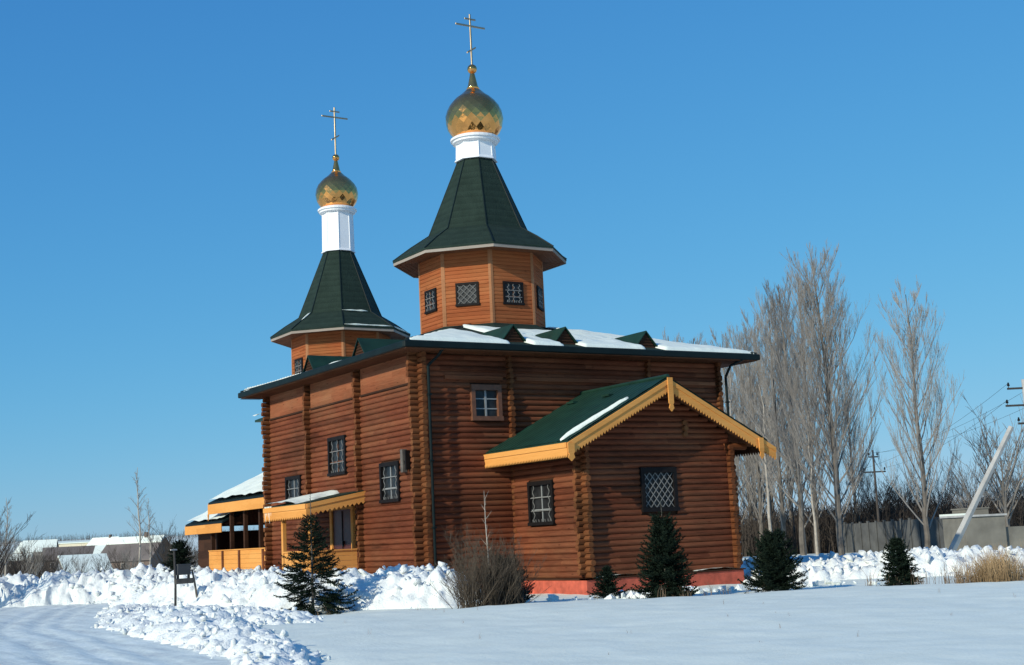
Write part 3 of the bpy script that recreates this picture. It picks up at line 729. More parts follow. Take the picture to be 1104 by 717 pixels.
def serrated(P0, P1, top, h, teeth, out, th=.035, depth=.09):
    """board between two top points (P0,P1), hanging down h, saw-tooth lower edge, thickness along out"""
    P0 = Vector(P0); P1 = Vector(P1); n = max(2, int((P1 - P0).length / teeth)); pts = []
    for i in range(n):
        a = P0.lerp(P1, i / n); b = P0.lerp(P1, (i + .5) / n); pts += [a - Vector((0, 0, h)), b - Vector((0, 0, h + depth))]
    pts.append(P1 - Vector((0, 0, h)))
    m = MB(); o = Vector(out) * th
    vs = [P0.copy(), *[p for p in pts], P1.copy()]
    # quads strip: top edge sampled like the lower edge
    V = []; F = []
    for i, p in enumerate(pts):
        t = i / (len(pts) - 1); q = P0.lerp(P1, t); V += [q, p, q + o, p + o]
    for i in range(len(pts) - 1):
        a = i * 4; b = a + 4; F += [(a, a + 1, b + 1, b), (a + 2, b + 2, b + 3, a + 3), (a + 1, a + 3, b + 3, b + 1), (a, b, b + 2, a + 2)]
    F += [(0, 2, 3, 1), (len(V) - 4, len(V) - 3, len(V) - 1, len(V) - 2)]
    m.add(V, F); return m
def fascia(P0, P1, h, teeth, out, parent, name='fascia'):
    o = Vector(out)
    m = serrated(P0, P1, 0, h, teeth, out); b = fixn(m.build(name, 'yellow', parent))
    m = MB(); P0 = Vector(P0) + o * .036; P1 = Vector(P1) + o * .036; hh_ = h * .42; m.prism([P0, P1, P1 - Vector((0, 0, hh_)), P0 - Vector((0, 0, hh_))], o * .03)
    fixn(m.build('board', 'yellow', b)); return b
fy = GY - .065
fascia((RX, fy, RZ - .06), (EX0 - .02, fy, aroof(EX0) - .06), .36, .125, (0, -1, 0), ar, 'rake_board')
fascia((RX, fy, RZ - .06), (EX1 + .30, fy, aroof(EX1 + .3) - .08), .36, .125, (0, -1, 0), ar, 'rake_board')
fascia((EX0 - .01, GY - .06, EZ - .06), (EX0 - .01, -.03, EZ - .06), .38, .095, (-1, 0, 0), ar, 'eave_board')
fixn(serrated((EX1 + .01, -.03, EZ - .12), (EX1 + .01, GY - .05, EZ - .12), 0, .22, .13, (1, 0, 0), depth=.12).build('eave_board', 'dark_wood', ar))  # far eave board's shade is put into its colour by the dark material
def pendant(x, z0, z1, wd=.22, y=None):
    y = fy - .07 if y is None else y; m = MB()
    m.prism([(x - wd / 2, y, z0), (x + wd / 2, y, z0), (x + wd / 2, y, z1 + .25), (x + wd / 2 - .04, y, z1 + .2), (x + wd / 2, y, z1 + .08), (x + wd / 4, y, z1 + .03), (x, y, z1 - .03), (x - wd / 4, y, z1 + .03), (x - wd / 2, y, z1 + .08), (x - wd / 2 + .04, y, z1 + .2), (x - wd / 2, y, z1 + .25)], (0, -.045, 0))
    fixn(m.build('pendant_board', 'yellow', ar))
pendant(RX, RZ - .02, 5.74, .2); pendant(EX0 + .04, EZ - .08, 4.16, .24); pendant(10.33, aroof(10.33) - .1, 4.16, .2)
# second plank lines across the soffit edge of annex (dark frieze under the sunny eave)
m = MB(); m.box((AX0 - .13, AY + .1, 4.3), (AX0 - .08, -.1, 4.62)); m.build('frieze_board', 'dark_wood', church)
# ---- side porch on the sunny wall
PX = -2.22
cp = lambda x: 3.42 + (x - PX) * (.40 / 2.2)
m = MB(); m.prism([(PX - .05, 4.36, cp(PX)), (0.0, 4.36, 3.83), (0., 4.36, 3.75), (PX - .05, 4.36, cp(PX) - .08)], (0, 3.84, 0)); can = fixn(m.build('porch_roof', 'green_metal', church))
m = MB(); snowslab(m, PX - .05, -.02, 4.38, 8.2, lambda x, y: cp(x) + .002, lambda x, y: (y - 5.35 - .5 * (x - PX) + .25 * fb(x * 1.5, y * 1.5, 3)) * .6, .13, .07)
m.build('roof_snow', 'snow', can, True)
fascia((-.02, 4.33, 3.78), (PX - .06, 4.33, cp(PX - .06) - .02), .34, .17, (0, -1, 0), can, 'rake_board')
fascia((PX - .06, 8.22, cp(PX) - .03), (PX - .06, 4.3, cp(PX) - .03), .42, .17, (-1, 0, 0), can, 'eave_board')
fascia((PX - .06, 8.22, cp(PX - .06) - .02), (-.02, 8.22, 3.78), .34, .17, (0, 1, 0), can, 'rake_board')
m = MB()
for k in range(5):
    y = 8.05 - k * .13 + U(-.03, .03); m.tube((PX - .09, y, cp(PX) + .02), (PX - .09, y, cp(PX) - .3 - U(.05, .55) * (1 - k * .15)), .035, .004, 5)
m.build('icicle', 'snow', can)
for (x, y) in ((-2.02, 4.62), (-2.02, 7.05)):
    m = MB(); m.box((x - .075, y - .075, .3), (x + .075, y + .075, cp(x) - .1)); bevel(m.build('porch_post', 'yellow', church), .01)
m = MB(); m.box((-2.15, 4.5, .0), (-.1, 8.1, .78)); m.build('porch_floor', 'dark_wood', church)
def railing(x0, y0, x1, y1, zb, ztp, posts=(), rails=True):
    m = MB(); n = Vector((y1 - y0, x0 - x1, 0)).normalized() * .02; a = Vector((x0, y0, zb)); b = Vector((x1, y1, zb)); k = 5
    for i in range(k):
        h0 = zb + (ztp - zb) * i / k; h1 = zb + (ztp - zb) * (i + 1) / k - .008
        m.prism([Vector((x0, y0, h0)) + n, Vector((x1, y1, h0)) + n, Vector((x1, y1, h1)) + n, Vector((x0, y0, h1)) + n], -2 * n)
    r = fixn(m.build('railing', 'yellow', church))
    m = MB(); e = n * 3; m.prism([a * 1 + e + Vector((0, 0, ztp - zb)), b + e + Vector((0, 0, ztp - zb)), b - e + Vector((0, 0, ztp - zb)), a - e + Vector((0, 0, ztp - zb))], (0, 0, .05)); fixn(m.build('handrail', 'yellow', r))
    return r
railing(-2.06, 4.7, -2.06, 6.9, .85, 1.72); railing(-1.95, 4.56, -.3, 4.56, .85, 1.72)
m = MB(); m.box((-.10, 5.3, .8), (-.02, 6.95, 3.2)); dr = m.build('door', 'door', church)
m = MB(); m.box((-.16, 5.12, .8), (-.02, 5.3, 3.3)); m.box((-.16, 6.95, .8), (-.02, 7.13, 3.3)); m.box((-.158, 5.3, 3.2), (-.02, 6.95, 3.3)); m.build('door_frame', 'yellow', dr)
m = MB(); m.box((-.125, 6.1, .85), (-.1, 6.14, 3.15)); m.box((-.16, 6.0, 1.85), (-.1, 6.03, 2.05)); m.build('handle', 'frame_dark', dr)
# meter box near the corner
m = MB(); m.box((-.27, .86, 4.22), (-.08, 1.02, 5.0)); bx_ = bevel(m.build('meter_box', 'post', church), .015)
m = MB(); m.box((-.24, .66, 4.3), (-.08, .73, 4.95)); m.box((-.2, .731, 4.5), (-.1, .859, 4.6)); m.build('bracket', 'frame_dark', bx_)
# ---- narthex behind, with the rear tower on top, and the west porch
m = MB(); m.box((3.512, L, .45), (9.588, 22.2, 8.0)); m.build('narthex_wall', 'dark_wood', church)['label'] = 'unseen dark core added inside the narthex walls to block light'  # light-blocking core added within the narthex logs
m = MB(); logs(m, 'y', 3.5, -1, L, 22.2, .5, 8., seed=41); logs(m, 'x', 22.2, 1, 3.5, 9.6, .5, 8., seed=42); logs(m, 'y', 9.6, 1, L, 22.2, .5, 8., seed=43); m.build('narthex_wall', 'log', church, True)
m = MB(); m.add([(2.9, L, 8.1), (2.9, 22.3, 8.1), (6.55, 22.3, 9.4), (6.55, L, 9.4), (10.2, L, 8.1), (10.2, 22.3, 8.1), (2.9, L, 8.0), (2.9, 22.3, 8.0), (10.2, L, 8.), (10.2, 22.3, 8.)], [(0, 1, 2, 3), (3, 2, 5, 4), (6, 8, 9, 7), (0, 6, 7, 1), (4, 5, 9, 8), (1, 7, 9, 5, 2), (0, 3, 4, 8, 6)])
nr = fixn(m.build('narthex_roof', 'green_metal', church))
m = MB(); snowslab(m, 2.78, 6.5, 18.5, 22.32, lambda x, y: 8.11 + (x - 2.9) * .356, lambda x, y: .4 + .1 * fb(x, y), .22, .12); m.build('roof_snow', 'snow', nr, True)
def gableroof(y0, y1, xe, ze, slope, name, ridge=6.55, thick=.1, bh=.5):
    zr = ze + slope * (ridge - xe); xe2 = 2 * ridge - xe; m = MB()
    for a in (xe, xe2):
        m.prism([(a, y0, ze), (ridge, y0, zr), (ridge, y0, zr - thick), (a, y0, ze - thick)], (0, y1 - y0, 0))
    r = fixn(m.build(name, 'dark_green', church)); m = MB()
    snowslab(m, xe + .02, ridge, y0 + .12, y1 - .06, lambda x, y: ze + slope * (x - xe), lambda x, y: .35 + .12 * fb(x, y), .16, .1)
    snowslab(m, ridge, xe2 - .02, y0 + .12, y1 - .06, lambda x, y: ze + slope * (xe2 - x), lambda x, y: .35 + .12 * fb(x, y), .16, .1)
    m.build('roof_snow', 'snow', r, True)
    m = MB(); m.box((xe - .05, y0 + .05, ze - .1 - bh), (xe, y1 - .02, ze - .1)); bevel(m.build('eave_board', 'yellow', r), .008)
    m = MB(); m.box((xe2, y0 + .05, ze - .1 - bh), (xe2 + .05, y1 - .02, ze - .1)); bevel(m.build('eave_board', 'yellow', r), .008)
    for yy in (y1, y0):                                  # gable infill, dark boards, and pale rake boards
        s = -1 if yy == y0 else 1; m = MB(); m.prism([(xe + .1, yy - s * .12, ze - .15), (xe2 - .1, yy - s * .12, ze - .15), (ridge, yy - s * .12, zr - .15)], (0, -s * .05, 0)); fixn(m.build('gable', 'dark_wood', r))
    m = MB()
    for a in (xe, xe2): m.prism([(a, y1 + .002, ze - .02), (ridge, y1 + .002, zr - .02), (ridge, y1 + .002, zr - .32), (a, y1 + .002, ze - .32)], (0, .04, 0))
    fixn(m.build('rake_board', 'yellow', r))
    return r
up = gableroof(19.0, 28.2, 2.6, 4.42, .46, 'porch_roof'); lw = gableroof(26.2, 31.85, 2.6, 3.42, .46, 'porch_roof', bh=.45)
for y in (20.2, 21.9, 23.9, 25.8, 28.6):
    m = MB(); m.box((2.86, y - .09, .4), (3.04, y + .09, 3.9 if y < 28 else 3.0)); m.build('porch_post', 'dark_wood', church)
for y in (24.0, 26., 28.):
    m = MB(); m.box((9.9, y - .09, .4), (10.1, y + .09, 3.9)); m.build('porch_post', 'dark_wood', church)
m = MB(); m.box((2.75, 22.2, -.3), (10.2, 28.6, .85)); m.build('porch_floor', 'plinth', church)
rl = railing(2.72, 19.2, 2.72, 28.5, .88, 1.95)
m = MB()
for y in (21.0, 24.1, 26.4): m = MB(); m.box((2.62, y - .07, .8), (2.70, y + .07, 1.94)); m.build('baluster', 'soffit', rl)
m = MB(); m.box((3.2, 28.62, -.2), (3.35, 31.6, 3.0)); m.box((3.35, 31.4, -.2), (9.8, 31.55, 3.0)); m.build('stair_shade', 'dark_wood', church)  # dark panels stand in for the shaded interior of the stairs
m = MB(); m.tube((2.55, 28.1, 3.82), (2.55, 28.1, 3.5), .05, .02, 6); m.build('pendant_board', 'yellow', up)

# ================================================================== plants
def spruce(H, R, seed, nbr=None, skirt=1., dens=1., leader=.12, shape=.85, up=0., gap=0.):
    rs = random.Random(seed); u = rs.uniform; t = MB(); c = MB()
    t.chain([(0, 0, -.1), (u(-.02, .02), u(-.02, .02), H * .5), (0, 0, H * .985)], [.012 * H + .008, .008 * H, .004], 6)
    nbr = nbr or int(H * 105 * dens)
    def leaf(p, d, l, wd):
        d = d.normalized(); s = d.cross(Vector((u(-1, 1), u(-1, 1), u(-1, 1)))).normalized()
        a = p + d * l * .4; c.add([p, a + s * wd, p + d * l, a - s * wd], [(0, 1, 2, 3)])
    for k in range(nbr):
        zt = (k + u(0, 1)) / nbr; zt = zt * (1 - leader); z = H * zt
        a = k * 2.399 + u(-.5, .5); env = max(.03, 1 - zt / (1 - leader * .35)) ** shape
        Lb = max(.07, R * env * u(.55, 1.15) * (skirt if zt < .12 else 1))
        rise = -.10 + .95 * zt + up + u(-.22, .22)
        d = Vector((cos(a), sin(a), rise)).normalized(); p = Vector((0, 0, z)); n2 = max(3, int(Lb / .055)); pts = [p.copy()]
        for j in range(n2):
            s = (j + 1) / n2; p = p + d * (Lb / n2); d = (d + Vector((u(-.09, .09), u(-.09, .09), u(-.06, .06) + (.09 if s > .5 else -.06)))).normalized(); pts.append(p.copy())
            if s < .15 + gap * u(0, 1): continue
            side = d.cross(Vector((0, 0, 1))).normalized(); ll = min(.26, (.06 + .28 * Lb * (1 - s)) * u(.6, 1.3))
            for sg in (-1, 1):
                dd = (d * .8 + side * sg * u(.5, 1.1) + Vector((0, 0, u(-.45, .35)))).normalized()
                leaf(p, dd, ll, .018)
                nq = max(2, int(ll / .035))
                for q in range(nq):
                    pp = p + dd * ll * (q + .5) / nq; leaf(pp, dd * .8 + Vector((u(-1, 1), u(-1, 1), u(-.8, .8))), u(.04, .085), .012)
            for q in range(3): leaf(p, d + Vector((u(-.8, .8), u(-.8, .8), u(-.5, .8))), u(.04, .09), .012)
        c.chain(pts, [.007 * (1 - .8 * i2 / len(pts)) + .0015 for i2 in range(len(pts))], 3)
    for k in range(40):
        zz = H * (1 - leader) + H * leader * k / 40; leaf(Vector((0, 0, zz)), Vector((u(-1, 1), u(-1, 1), 1.4)), .055, .007)
    return t, c
def put_spruce(x, y, H, R, seed, label, name='spruce_tree', cat='spruce', **k):
    r = empty(name, (x, y, gz(x, y) - .02), U(0, 6)); tag(r, label, cat, k.pop('group', None)); mat = k.pop('mat', 'needle')
    t, c = spruce(H, R, seed, **k); t.build('trunk', 'bark', r); c.build('crown', mat, r); return r
put_spruce(-5.75, -4.0, 3.45, 1.55, 5, 'open spruce with a thin pointed top in front of the side porch', skirt=1.1, shape=1.1, dens=.62, leader=.22, up=.05, gap=.35)
put_spruce(2.1, -10.0, 2.7, .98, 6, 'dense dark spruce standing under the gable window', shape=.62, leader=.2, dens=1.15, up=.25)
put_spruce(2.0, -7.4, .95, .6, 7, 'tiny spruce poking out of the snow before the red plinth', up=.4)
put_spruce(5.2, -11.0, 1.6, 1.0, 8, 'broad low spruce at the right end of the red plinth', shape=.42, leader=.06, dens=1.6, up=.5)
put_spruce(7.2, -13.7, 1.5, .72, 9, 'small conical spruce before the right snow bank', shape=.75, dens=1.5)
put_spruce(8.0, -13.2, .8, .28, 10, 'thin spruce seedling beside the small conical spruce', dens=.7)
put_spruce(-1.6, -7.7, 1.2, .85, 12, 'dark evergreen bush half behind the bare shrub', 'evergreen_bush', 'evergreen bush', shape=.4, leader=.05, mat='needle_b', dens=1.8, up=.5)
put_spruce(-4.9, 10.2, 2.6, .95, 13, 'dark spruce behind the notice stand beside the far porch', shape=.6)
put_spruce(15.6, -13.6, 2.3, 1.35, 14, 'dark spruce cut by the right edge behind the dry grass', shape=.7)

def branches(mb, p, d, l, r, depth, rs, spread=.5, upf=.35, nseg=4, kids=4, minr=.004):
    pts = [p.copy()]; dd = d.normalized(); rad = [r]
    for i in range(nseg):
        dd = (dd + Vector((rs.uniform(-.12, .12), rs.uniform(-.12, .12), rs.uniform(-.05, .12) + upf * .12))).normalized()
        p = p + dd * (l / nseg); pts.append(p.copy()); rad.append(max(minr * .6, r * (1 - .85 * (i + 1) / nseg)))
    mb.chain(pts, rad, 3 if r < .03 else 5)
    if depth <= 0: return
    for k in range(kids):
        t = rs.uniform(.18, .97); i = min(nseg - 1, int(t * nseg)); q = pts[i].lerp(pts[i + 1], t * nseg - i)
        a = rs.uniform(0, 2 * pi); s = Vector((cos(a), sin(a), rs.uniform(-.1, .5)))
        nd_ = (dd + s * spread + Vector((0, 0, upf))).normalized()
        branches(mb, q, nd_, l * rs.uniform(.32, .58) * (1.1 - .5 * t), max(minr, r * .42 * (1 - .5 * t)), depth - 1, rs, spread, upf, 3 if depth > 1 else 2, max(3, kids - 1), minr)
def poplar(H, seed, wd=.17, base=.1, lead=2, nl=46, kids=7, minr=.0075):
    rs = random.Random(seed); t = MB(); c = MB(); R0 = H * .0115
    pts = []; rad = []; x = y = 0.
    for k in range(13):
        s = k / 12; pts.append(Vector((x, y, H * s * .97 - .2))); rad.append(max(.02, R0 * (1 - s) ** .8)); x += rs.uniform(-.09, .09); y += rs.uniform(-.09, .09)
    t.chain(pts, rad, 8)
    for k in range(nl):
        s = base + (.93 - base) * (k / nl) ** .9; i = min(11, int(s * 12)); q = pts[i].lerp(pts[i + 1], s * 12 - i)
        a = k * 2.4 + rs.uniform(-.5, .5); tilt = rs.uniform(.32, .66)
        env = (sin(pi * min(1, (s * .82 + .16)) ** .8) ** .7)
        l = H * (.10 + wd * 1.35 * env) * rs.uniform(.75, 1.1) * (1 - .45 * s)
        l = min(l, (H - q.z) * 1.0 + .5)
        branches(c, q, Vector((cos(a) * tilt, sin(a) * tilt, 1 - tilt * .5)), l, rad[i] * rs.uniform(.20, .32) + .008, 2, rs, .42, .34, 6, kids, minr)
    return t, c
pop = []
def tree_proto(name, t, c, tm, cm, label, cat, group=None):
    r = empty(name, (0, 0, 0)); tag(r, label, cat, group); t.build('trunk', tm, r); c.build('crown', cm, r); return r
GRP = 'bare poplars in the row behind the church'; GL = 'bare grey-brown poplar in the crowded row behind the church'
protos = [tree_proto('poplar_tree', *poplar(18, 100 + k, .15 + .02 * k, .10, nl=54, kids=9), 'bark', 'twig2' if k == 2 else 'twig', GL, 'bare tree', GRP) for k in range(3)]
used = [0] * 3
def place_tree(pr, idx, usedl, x, y, H, baseH, label=None, group=None, sw=1.):
    o = pr[idx] if not usedl[idx] else copy_tree(pr[idx]); usedl[idx] = 1
    o.location = (x, y, gz(x, y) - .1); s = H / baseH; o.scale = (s * sw, s * sw, s); o.rotation_euler = (0, 0, U(0, 6.3))
    if label: o['label'] = label
    if group is None and 'group' in o: del o['group']
    elif group: o['group'] = group
    return o
def dirp(px, d):                                          # ground point at a bearing; used once to lay the tree rows out
    b = yaw + math.atan((px - 552 - 16) / 1478.8); return CAM.x + d * sin(b), CAM.y + d * cos(b)
row = [(741, 118, 20.0), (757, 124, 20.5), (772, 116, 18.8), (786, 110, 17.5), (799, 104, 17.5), (812, 112, 19.0), (824, 100, 17.2), (836, 108, 19.5), (846, 96, 18.6), (857, 104, 20.5), (866, 92, 18.8), (881, 98, 20.5), (925, 100, 13.5),
       (764, 134, 20.5), (818, 132, 20.5), (742, 126, 19)]
for k, (px, d, H) in enumerate(row):
    x, y = dirp(px, d); place_tree(protos, k % 3, used, x, y, H * 1.0, 18, GL, GRP, U(.8, 1.05))
big = tree_proto('poplar_tree', *poplar(18, 210, .21, .10, nl=72, kids=10), 'bark', 'twig', 'tallest bare poplar, standing at the right end of the poplar row', 'bare tree')
x, y = dirp(907, 83); big.location = (x, y, gz(x, y) - .1); big.scale = (1.02, 1.02, 1.03)
big2 = tree_proto('poplar_tree', *poplar(15, 311, .23, .09, nl=50, kids=9), 'bark', 'twig2', 'pale bare poplar with fanned branches, alone to the right of the row', 'bare tree')
x, y = dirp(998, 80); big2.location = (x, y, gz(x, y) - .1); big2.scale = (1., 1., 1.02)
# birches among the poplars
def birch(H, seed):
    rs = random.Random(seed); t = MB(); c = MB(); pts = [Vector((rs.uniform(-.1, .1) * k * .3, rs.uniform(-.1, .1) * k * .3, H * k / 8 - .1)) for k in range(9)]
    t.chain(pts, [H * .011 * (1 - k / 9.5) for k in range(9)], 7)
    for k in range(26):
        s = .35 + .6 * k / 26; i = min(7, int(s * 8)); q = pts[i].lerp(pts[i + 1], s * 8 - i); a = rs.uniform(0, 6.3)
        branches(c, q, Vector((cos(a) * .6, sin(a) * .6, .8)), H * .2 * (1.2 - s), .03, 2, rs, .55, .0, 4, 5, .008)
    return t, c
bp = [tree_proto('birch_tree', *birch(12, 60), 'birch', 'twig', 'x', 'birch')]; bu = [0]
for k, (px, d, H) in enumerate([(799, 74, 10), (833, 88, 11), (868, 92, 10), (881, 90, 9)]):
    x, y = dirp(px, d); place_tree(bp, 0, bu, x, y, H, 12, 'white-trunked birch right beside the annex wall corner' if k == 0 else 'white-trunked birch among the grey poplar trunks', None if k == 0 else 'birches among the poplars')
# round-headed bare trees, right background and left background
def roundtree(H, seed, minr=.012, kids=6, n=16):
    rs = random.Random(seed); t = MB(); c = MB(); pts = [Vector((rs.uniform(-.15, .15) * k * .3, rs.uniform(-.15, .15) * k * .3, H * .45 * k / 4 - .1)) for k in range(5)]
    t.chain(pts, [H * .017 * (1 - k / 8) for k in range(5)], 7)
    for k in range(n):
        s = .3 + .7 * k / n; i = min(3, int(s * 4)); q = pts[i].lerp(pts[i + 1], s * 4 - i); a = k * 2.4
        branches(c, q, Vector((cos(a) * .6, sin(a) * .6, .9)), H * rs.uniform(.38, .58), H * .007, 2, rs, .6, .1, 5, kids, minr)
    return t, c
rp = [tree_proto('bare_tree', *roundtree(7, 70 + k), 'twig_dark' if k else 'bark', 'twig_dark' if k else 'twig', 'x', 'bare tree') for k in range(3)]; ru = [0] * 3
LR = 'dark bare tree in the thicket beyond the fence'; GR = 'bare trees beyond the right fence'
for k in range(30):
    px = 925 + 190 * (k + U(0, .9)) / 30; d = U(98, 140); x, y = dirp(px, d); place_tree(rp, k % 2 + 1, ru, x, y, U(4.5, 7.), 7, LR, GR)
for (px, d, H, lab) in ((1085, 86, 9.2, 'tall bare tree behind the power pole at the right edge'), (1052, 92, 6.8, 'bare tree behind the leaning pole strut'), (1018, 96, 6., None)):
    x, y = dirp(px, d); place_tree(rp, 0 if lab else 1, ru, x, y, H, 7, lab or LR, None if lab else GR)
LL = 'bare bushy tree behind the left snow bank'; GLft = 'bare trees behind the left snow bank'
for k, (px, d, H) in enumerate([(-8, 60, 4.6), (4, 66, 5.), (30, 74, 3.6), (44, 82, 3.4), (62, 96, 3.), (78, 110, 3.), (96, 96, 2.6), (140, 110, 3.4), (186, 96, 4.6), (150, 84, 2.8), (-20, 72, 5), (196, 84, 4.2), (10, 90, 4.4), (120, 130, 3.8), (54, 130, 4.5)]):
    x, y = dirp(px, d); place_tree(rp, (k % 3), ru, x, y, H * .82 + .6, 7, LL, GLft)
x, y = dirp(17, 72); place_tree(bp, 0, bu, x, y, 5.2, 12, 'slender pale-trunked tree near the left edge', None)
for px, H in ((160, 7.2), (171, 5.4)):
    x, y = dirp(px, 84); place_tree(bp, 0, bu, x, y, H, 12, 'tall thin pale tree left of the notice stand' if H > 6 else 'shorter thin pale tree left of the notice stand', None)
x, y = dirp(182, 80)
def thicket(name, pts, wd, H, n, mat, label):
    m = MB(); rs = random.Random(len(pts) * 7 + n)
    seg = list(zip(pts, pts[1:])); Ls = [Vector((b[0] - a[0], b[1] - a[1])).length for a, b in seg]; T = sum(Ls)
    for _ in range(n):
        t = rs.uniform(0, T); i = 0
        while t > Ls[i] and i < len(Ls) - 1: t -= Ls[i]; i += 1
        a, b = seg[i]; s = t / Ls[i]; x = a[0] + (b[0] - a[0]) * s + rs.uniform(-wd, wd); y = a[1] + (b[1] - a[1]) * s + rs.uniform(-wd, wd); z = gz(x, y) - .1
        h = H * (.45 + .55 * rs.random()) * (.75 + .5 * noise.noise(Vector((x / 14, y / 14, 3)))); r = .012 * H + .01
        top = Vector((x + rs.uniform(-.2, .2) * h, y + rs.uniform(-.2, .2) * h, z + h)); p0 = Vector((x, y, z)); m.tube(p0, top, r * .5, r * .15, 3, False)
        for _k in range(9):
            q = p0.lerp(top, rs.uniform(.15, .95)); dv = Vector((rs.uniform(-1, 1), rs.uniform(-1, 1), rs.uniform(.3, 1.6))).normalized() * h * rs.uniform(.1, .3); m.tube(q, q + dv, r * .28, r * .08, 3, False)
    tag(m.build(name, mat), label, 'thicket', kind='stuff')
thicket('thicket', [dirp(690, 128), dirp(800, 118), dirp(900, 112), dirp(1010, 112), dirp(1180, 118)], 13, 5.0, 9000, 'twig_dark', 'dark brown thicket filling the gaps between the poplar trunks and beyond the fence')
thicket('far_thicket', [dirp(-80, 118), dirp(60, 118), dirp(200, 130)], 14, 2.4, 1500, 'twig_dark', 'grey-brown scrub below the distant village roofs')
thicket('hill_wood', [dirp(-160, 330), dirp(0, 360), dirp(60, 420), dirp(230, 330)], 60, 7.5, 3800, 'twig_dark', 'dark bare wood on the far slope between the village houses')
thicket('skyline_wood', [dirp(-200, 1250), dirp(60, 1300), dirp(260, 1150)], 120, 9, 2600, 'twig_dark', 'thin dark treeline along the left horizon')
# bare shrub in front of the church
m = MB(); rs = random.Random(5)
for k in range(300):
    a = rs.uniform(0, 6.3); tl = abs(rs.gauss(0, .7)); l = rs.uniform(.75, 1.7) * (1.18 - .36 * min(1.5, tl)); p = Vector((rs.uniform(-.85, .85), rs.uniform(-.5, .5), -.05))
    branches(m, p, Vector((cos(a) * tl, sin(a) * tl, 1)), l, .012, 2 if k % 3 == 0 else 1, rs, .6, .05, 5, 7, .004)
o = m.build('bare_shrub', 'bushtwig'); o.location = (-2.75, -8.7, gz(-2.75, -8.7)); tag(o, 'dense leafless twiggy shrub in front of the shaded church wall', 'shrub')
m = MB(); m.chain([(0, 0, 0), (.02, 0, 1.2), (-.02, .01, 2.3), (-.03, 0, 3.15)], [.022, .018, .012, .004], 6)
for k in range(9):
    z = 1.5 + k * .18; a = k * 2.4; m.chain([(0, 0, z), (cos(a) * .16, sin(a) * .16, z + .2)], [.006, .002], 3)
o = m.build('birch_sapling', 'birch'); o.location = (-2.65, -8.5, 0); tag(o, 'single pale thin sapling rising from the bare shrub', 'sapling')
# dry grass and weeds
def tuft(m, x, y, h, n, sp, w=.006):
    for _ in range(n):
        a = U(0, 6.3); r = U(0, sp); bx, by = x + cos(a) * r, y + sin(a) * r; z = gz(bx, by) - .03; l = h * U(.5, 1.1); tx, ty = U(-.35, .35) * l, U(-.35, .35) * l
        m.chain([(bx, by, z), (bx + tx * .35, by + ty * .35, z + l * .6), (bx + tx, by + ty, z + l * U(.85, 1))], [w, w * .8, w * .3], 3)
m = MB(); 
for k in range(60): tuft(m, 8.3 + U(-.6, 1.6) * U(.5, 1), -16.0 + U(-.6, .9), U(.45, 1.15), 38, .34, .0045)
tag(m.build('dry_grass', 'dry_grass'), 'tall golden dry grass at the right edge of the snow field', 'dry grass', kind='stuff')
m = MB()
for k in range(26):
    x = U(6.6, 8.4); y = -14.8 + (x - 7.5) * -1.2 + U(-.7, .7); tuft(m, x, y, U(.3, .75), 5, .12, .006)
for k in range(16): x = U(-8, -2.2); tuft(m, x, -5.2 - (x + 8) * .55 + U(-.7, .5), U(.15, .4), 4, .1, .005)
for k in range(10): tuft(m, U(-1.5, 6), U(-12.5, -8.6), U(.1, .3), 3, .08, .004)
for k in range(14): tuft(m, 1.6 + U(-.9, 4.4), -10.3 + U(-1.2, .2), U(.2, .6), 5, .1, .005)
for k in range(22):
    d_ = U(19, 34); x, y = dirp(U(360, 1090), d_); tuft(m, x, y, U(.05, .22), 2, .05, .0035)
tag(m.build('dry_weeds', 'weed'), 'brown dry weed stalks poking through the snow crest', 'dry weeds', kind='stuff')

# ================================================================== small constructions
# notice stand on two posts
nb = empty('notice_stand', (-7.1, 3.1, 0)); tag(nb, 'small weathered notice stand on two posts in front of the snow bank', 'notice stand')
def pp(x, y, z): return (x, y, z)
m = MB(); m.chain([(-.42, -.42, -.1), (-.40, -.40, .9), (-.44, -.42, 2.05)], [.042, .038, .034], 8); m.build('post', 'postdark', nb)
m = MB(); m.chain([(.52, .02, -.1), (.36, -.02, .9), (.26, -.05, 1.35)], [.036, .035, .03], 8); m.build('post', 'post', nb)
bd = Matrix.Rotation(radians(28), 4, 'Z')
def rbox(m, a, b, T):
    t = MB(); t.box(a, b); m.add([T @ Vector(v) for v in t.v], t.f)
T = Matrix.Translation((-.05, -.22, 0)) @ Matrix.Rotation(radians(30), 4, 'Z')
m = MB(); rbox(m, (-.42, -.03, .92), (.40, .03, 1.09), T); bevel(m.build('board', 'post', nb), .01)
m = MB(); rbox(m, (-.36, -.05, 1.2), (.26, .05, 1.5), T); rbox(m, (-.38, -.07, 1.5), (.28, .07, 1.54), T); bx = bevel(m.build('notice_box', 'fence', nb), .01)
m = MB(); rbox(m, (-.62, -.02, 1.98), (-.34, .02, 2.02), T); m.build('crossbar', 'pale_metal', nb)
for s in (-.3, .2):
    m = MB(); rbox(m, (s - .03, -.03, 1.09), (s + .03, .03, 1.2), T); m.build('bracket', 'postdark', nb)
